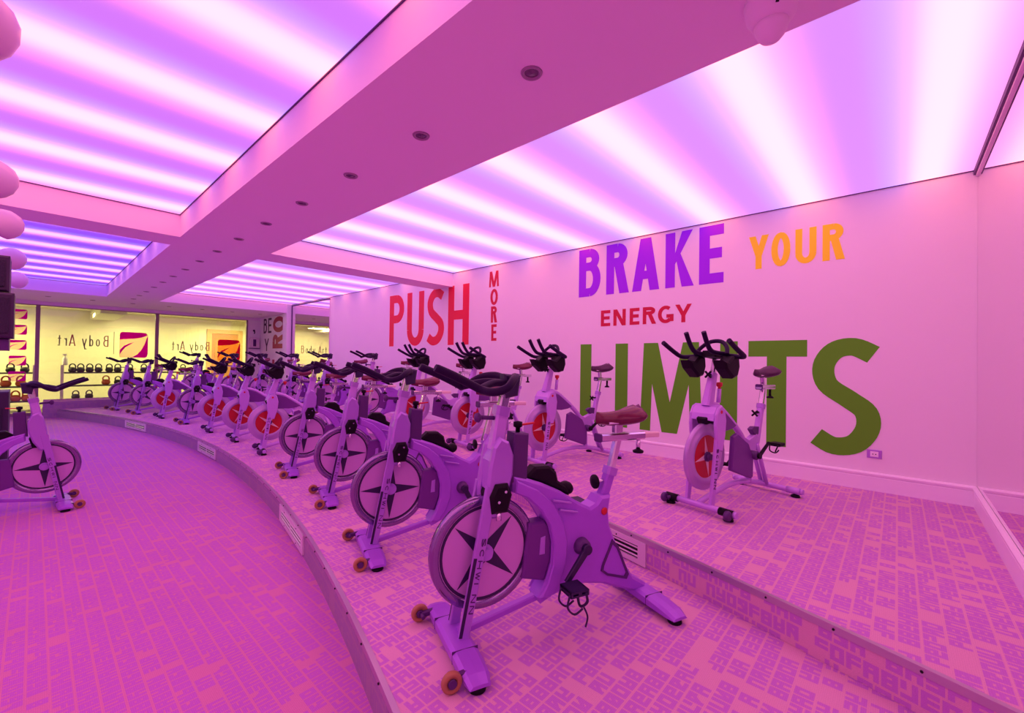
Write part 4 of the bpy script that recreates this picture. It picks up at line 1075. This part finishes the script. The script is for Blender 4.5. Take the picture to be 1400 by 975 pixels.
    for k in range(4):
        a = PI/4+k*PI/2; b.beam((-0.742,0,0.635), (-0.742,0.030*math.cos(a),0.635+0.030*math.sin(a)), 0.014, 0.012, side=(1,0,0))
    b.build('seat_knob', M['black'], st)
    b = MB(); b.beam((-0.840,0,0.70), (-0.870,0,0.825), 0.034, 0.034); b.build('seat_post', M['chrome'], t)
    b = MB(); b.beam((-0.800,0,0.842), (-1.030,0,0.838), 0.046, 0.034); rl = b.build('seat_rail', M['chrome'], t)
    b = MB(); b.tube([(-0.985,0,0.83),(-0.985,0,0.765)], 0.010, 8); b.lathe([(0,0),(0.026,0.002),(0.026,0.012),(0.010,0.022),(0,0.022)], (-0.985,0,0.745), 'z', 12); b.build('rail_knob', M['black'], rl)
    b = MB(); b.beam((-0.80,0,0.842), (-0.812,0,0.842), 0.054, 0.044); b.build('rail_end_cap', M['bodydk'], rl)
    b = MB(); b.beam((-0.87,0,0.855), (-0.86,0,0.93), 0.030, 0.036); b.tube([(-0.79,0.02,0.935),(-0.98,0.03,0.935)], 0.006, 8); b.tube([(-0.79,-0.02,0.935),(-0.98,-0.03,0.935)], 0.006, 8); b.build('seat_clamp', M['chrome'], t)
    saddle(t, -0.735, -1.010, 0.950, M[sad])
    # multi-position handlebar
    b = MB()
    for s in (-1, 1):
        b.tube(smooth([(-0.170,0,1.085),(-0.165,s*0.09,1.080),(-0.150,s*0.20,1.070),(-0.115,s*0.238,1.075),(-0.03,s*0.243,1.112),(0.083,s*0.246,1.170)], 5), 0.0165, 10)
        b.tube(smooth([(-0.165,s*0.085,1.09),(-0.10,s*0.068,1.095),(-0.02,s*0.064,1.110),(0.03,s*0.065,1.16),(0.074,s*0.066,1.235)], 5), 0.0165, 10)
    b.tube(smooth([(-0.12,-0.12,1.085),(-0.16,-0.095,1.14),(-0.185,-0.04,1.180),(-0.185,0.04,1.180),(-0.16,0.095,1.14),(-0.12,0.12,1.085)], 5), 0.0145, 10)
    hb = b.build('handlebar', M['foam'], t)
    b = MB(); b.prism([(-0.225,1.055),(-0.225,1.100),(-0.10,1.115),(-0.09,1.070)], -0.055, 0.055, ch=0.008); b.build('console_plate', M['black'], hb)
    for s in (-1, 1):
        b = MB()
        prof = [(-0.19,1.075),(-0.20,1.00),(-0.175,0.935),(-0.115,0.920),(-0.030,0.985),(0.0,1.045),(-0.07,1.035),(-0.12,1.075)]
        b.prism(prof, s*0.125-0.048, s*0.125+0.048, ch=0.014); b.build('bottle_holder', M['black'], hb)
    return t

def place(o, near_pad, ang, z, label, group, off=0.27, origin=None):
    a = math.radians(ang); l = Vector((-math.sin(a), math.cos(a)))
    O = Vector(near_pad)-l*off if origin is None else Vector(origin)
    o.location = (O.x, O.y, z); o.rotation_euler = (0, 0, a); o['label'] = label
    if group: o['group'] = group
    else:
        if 'group' in o.keys(): del o['group']

A0 = bikeA(star_a=math.radians(42)); snapshot(A0)
A1 = bikeA(star_a=math.radians(2), crank_a=-120); snapshot(A1)
B0 = bikeB(star_a=math.radians(35)); snapshot(B0)
B1 = bikeB(star_a=math.radians(80), crank_a=148, sad='saddark'); snapshot(B1)
srcs = {'A0': A0, 'A1': A1, 'B0': B0, 'B1': B1}; seen = set()
def get(k):
    if k in seen: return copy_tree(srcs[k])
    seen.add(k); return srcs[k]
front = [('A0', 1.076, 1.10, 157.8, 'nearest bike of the front row, black star on its silver flywheel'),
 ('A1', 1.304, 2.151, 160.5, 'second bike of the front row, black-star silver flywheel, behind the nearest bike'),
 ('A1', 1.590, 3.300, 162.5, 'third bike of the front row, black-star silver flywheel'),
 ('A1', 1.735, 4.420, 165.5, 'fourth bike of the front row, black star, next to the first red flywheel'),
 ('B0', 1.905, 5.720, 169, 'fifth bike of the front row, the nearest one with a red flywheel'),
 ('B0', 1.930, 6.860, 172, 'sixth bike of the front row, the middle of three neighbouring red flywheels'),
 ('B0', 1.895, 8.000, 175, 'seventh bike of the front row, the farthest of three neighbouring red flywheels'),
 ('A1', 1.825, 9.300, 178, 'eighth bike of the front row, black star between two red flywheels'),
 ('B0', 1.690, 10.45, 181, 'ninth bike of the front row, the lone far red flywheel'),
 ('A0', 1.460, 11.50, 184, 'tenth bike of the front row, second from the far end, black star'),
 ('A1', 1.250, 12.65, 187, 'last bike at the far end of the front row, black star, before the glass wall')]
for k, x, y, a, lab in front:
    o = get(k); place(o, (x, y), a, Z1, lab, 'front row of exercise bikes on the lower tier', 0.27 if k[0] == 'A' else 0.24)
    if lab.startswith('second bike'):            # this saddle is set higher than the others
        for c in (o.children or []):
            if c.name.split('.')[0] in ('seat_post', 'seat_rail', 'seat_clamp', 'saddle'): c.location.z += 0.065
back = [('B1', 3.10, 1.02, 166, 'solitary red-flywheel bike at the right, before the big green S'),
 ('B1', 3.32, 2.62, 168, 'red-flywheel bike on the upper tier before the green letter L'),
 ('B0', 3.41, 3.82, 170, 'red-flywheel bike on the upper tier, left of the stacked red word'),
 ('B0', 3.50, 5.02, 172, 'red-flywheel bike on the upper tier under the large red word'),
 ('A1', 3.52, 6.42, 174, 'upper-tier bike with thin horn handlebar against the blank wall, left of the large red word'),
 ('A1', 3.52, 8.02, 176, 'upper-tier bike with its handlebar before the tall wall mirror'),
 ('A0', 3.42, 9.30, 178, 'upper-tier bike with its handlebar before the pier beside the mirror'),
 ('A1', 3.24, 10.55, 180, 'upper-tier bike with its handlebar before the wall dispenser'),
 ('A1', 3.00, 11.70, 183, 'upper-tier bike with its handlebar before the red and orange emblem'),
 ('A0', 2.50, 12.85, 186, 'farthest upper-tier bike, before the mirrored lettering on the right pane')]
for k, x, y, a, lab in back:
    place(get(k), None, a, Z2, lab, 'second row of exercise bikes on the upper tier', origin=(x, y))
place(get('A1'), None, 2, 0.0, 'lone instructor bike on the floor at the left edge, facing the rows', None, origin=(0.20, 5.66))

# ------------------------------------------------------------------ left edge: pods, loudspeakers, cabinet
def pod(x, y, z, label):
    t = thing('pendant_speaker', (x, y, z), 0, label, 'speaker', 'white pod speakers in a row under the ceiling')
    sh = Matrix.Rotation(math.radians(38), 4, 'Y') @ Matrix.Rotation(math.radians(18), 4, 'X')
    b = MB(); b.lathe([(0.0,0.105),(0.04,0.100),(0.075,0.078),(0.100,0.040),(0.110,-0.005),(0.104,-0.045),(0.090,-0.072)], n=28)
    b.v = [tuple(sh @ Vector(p)) for p in b.v]; b.build('shell', M['podw'], t)
    b = MB(); b.lathe([(0.091,-0.070),(0.086,-0.078),(0.05,-0.082),(0.0,-0.083)], n=28)
    b.v = [tuple(sh @ Vector(p)) for p in b.v]; b.build('face', M['podf'], t)
    b = MB(); b.tube(smooth([(-0.05,0,0.06),(-0.20,0,0.09),(-0.335-x-0.12+0.0,0,0.12),(-0.345-x-0.12,0,0.20),(-0.345-x-0.12,0,2.775-z)], 5), 0.012, 8); b.build('bracket', M['ventw'], t)
pods = [(-0.15, 2.05), (-0.18, 3.80), (-0.17, 5.07), (-0.17, 6.83), (-0.17, 8.70)]
for k, (x, y) in enumerate(pods):
    pod(x, y, 2.36, 'white rounded pod speaker hanging at the left edge, %s' % ['topmost and cut off', 'the large one below the pink panel', 'third one, lit violet', 'fourth one, above the black loudspeaker', 'smallest and farthest one'][k])
b = MB(); b.box((-0.49, YM+0.01, 2.77), (-0.44, YE-0.02, ZC)); tag(b.build('ceiling_track', M['ventw']), 'white ceiling track carrying the pod speakers at the left edge', 'track')

def loudspeaker(x1, y, z0, z1, wd, dp, rz, label):
    t = thing('loudspeaker', (x1, y, z0), rz, label, 'loudspeaker', 'black loudspeakers hanging at the left edge')
    H = z1-z0
    b = MB(); b.prism([(-wd,0),(0,0),(0,H),(-wd,H)], 0.0, dp, ch=0.012); b.build('cabinet', M['speaker'], t)
    b = MB(); b.prism([(-wd+0.02,0.03),(-0.02,0.03),(-0.02,H-0.03),(-wd+0.02,H-0.03)], -0.010, 0.002, ch=0.004); b.build('grille', M['grille'], t)
    if z0 > 1.7: b = MB(); b.tube([(-wd/2, dp*.5, H-0.01),(-wd/2, dp*.5, 2.83-z0)], 0.018, 8); b.build('mounting_bar', M['speaker'], t)
    else: b = MB(); b.box((-0.30, dp*.5, H), (-0.24, dp*.5+0.05, H+0.018)); b.build('mounting_bar', M['speaker'], t)
    return t
loudspeaker(-0.116, 4.4, 1.78, 2.02, 0.40, 0.30, 0, 'black loudspeaker at the left edge, the upper and nearer one')
loudspeaker(-0.091, 4.3, 1.47, 1.765, 0.42, 0.26, 0, 'black loudspeaker at the left edge, the lower one behind')
t = thing('amplifier_shelf', (-0.395, 4.45, 1.388), 0, 'small dull violet box under the lower black loudspeaker', 'box')
b = MB(); b.prism([(-0.2,-0.0),(0.285,0),(0.285,0.08),(-0.2,0.08)], -0.10, 0.09, ch=0.006); b.build('housing', M['bodydk'], t)
t = thing('equipment_cabinet', (-0.35, 7.3, 0), 0, 'black equipment cabinet behind the instructor bike at the left edge', 'cabinet')
b = MB(); b.prism([(-0.5,0.0),(0.18,0.0),(0.18,0.97),(-0.5,0.97)], -0.25, 0.25, ch=0.012); b.build('cabinet_body', M['speaker'], t)
b = MB(); b.prism([(-0.46,0.05),(0.14,0.05),(0.14,0.80),(-0.46,0.80)], -0.262, -0.249, ch=0.004); dd = b.build('door', M['grille'], t)
b = MB(); b.tube([(0.08,-0.275,0.35),(0.08,-0.275,0.55)], 0.008, 8); b.build('handle', M['chrome'], dd)
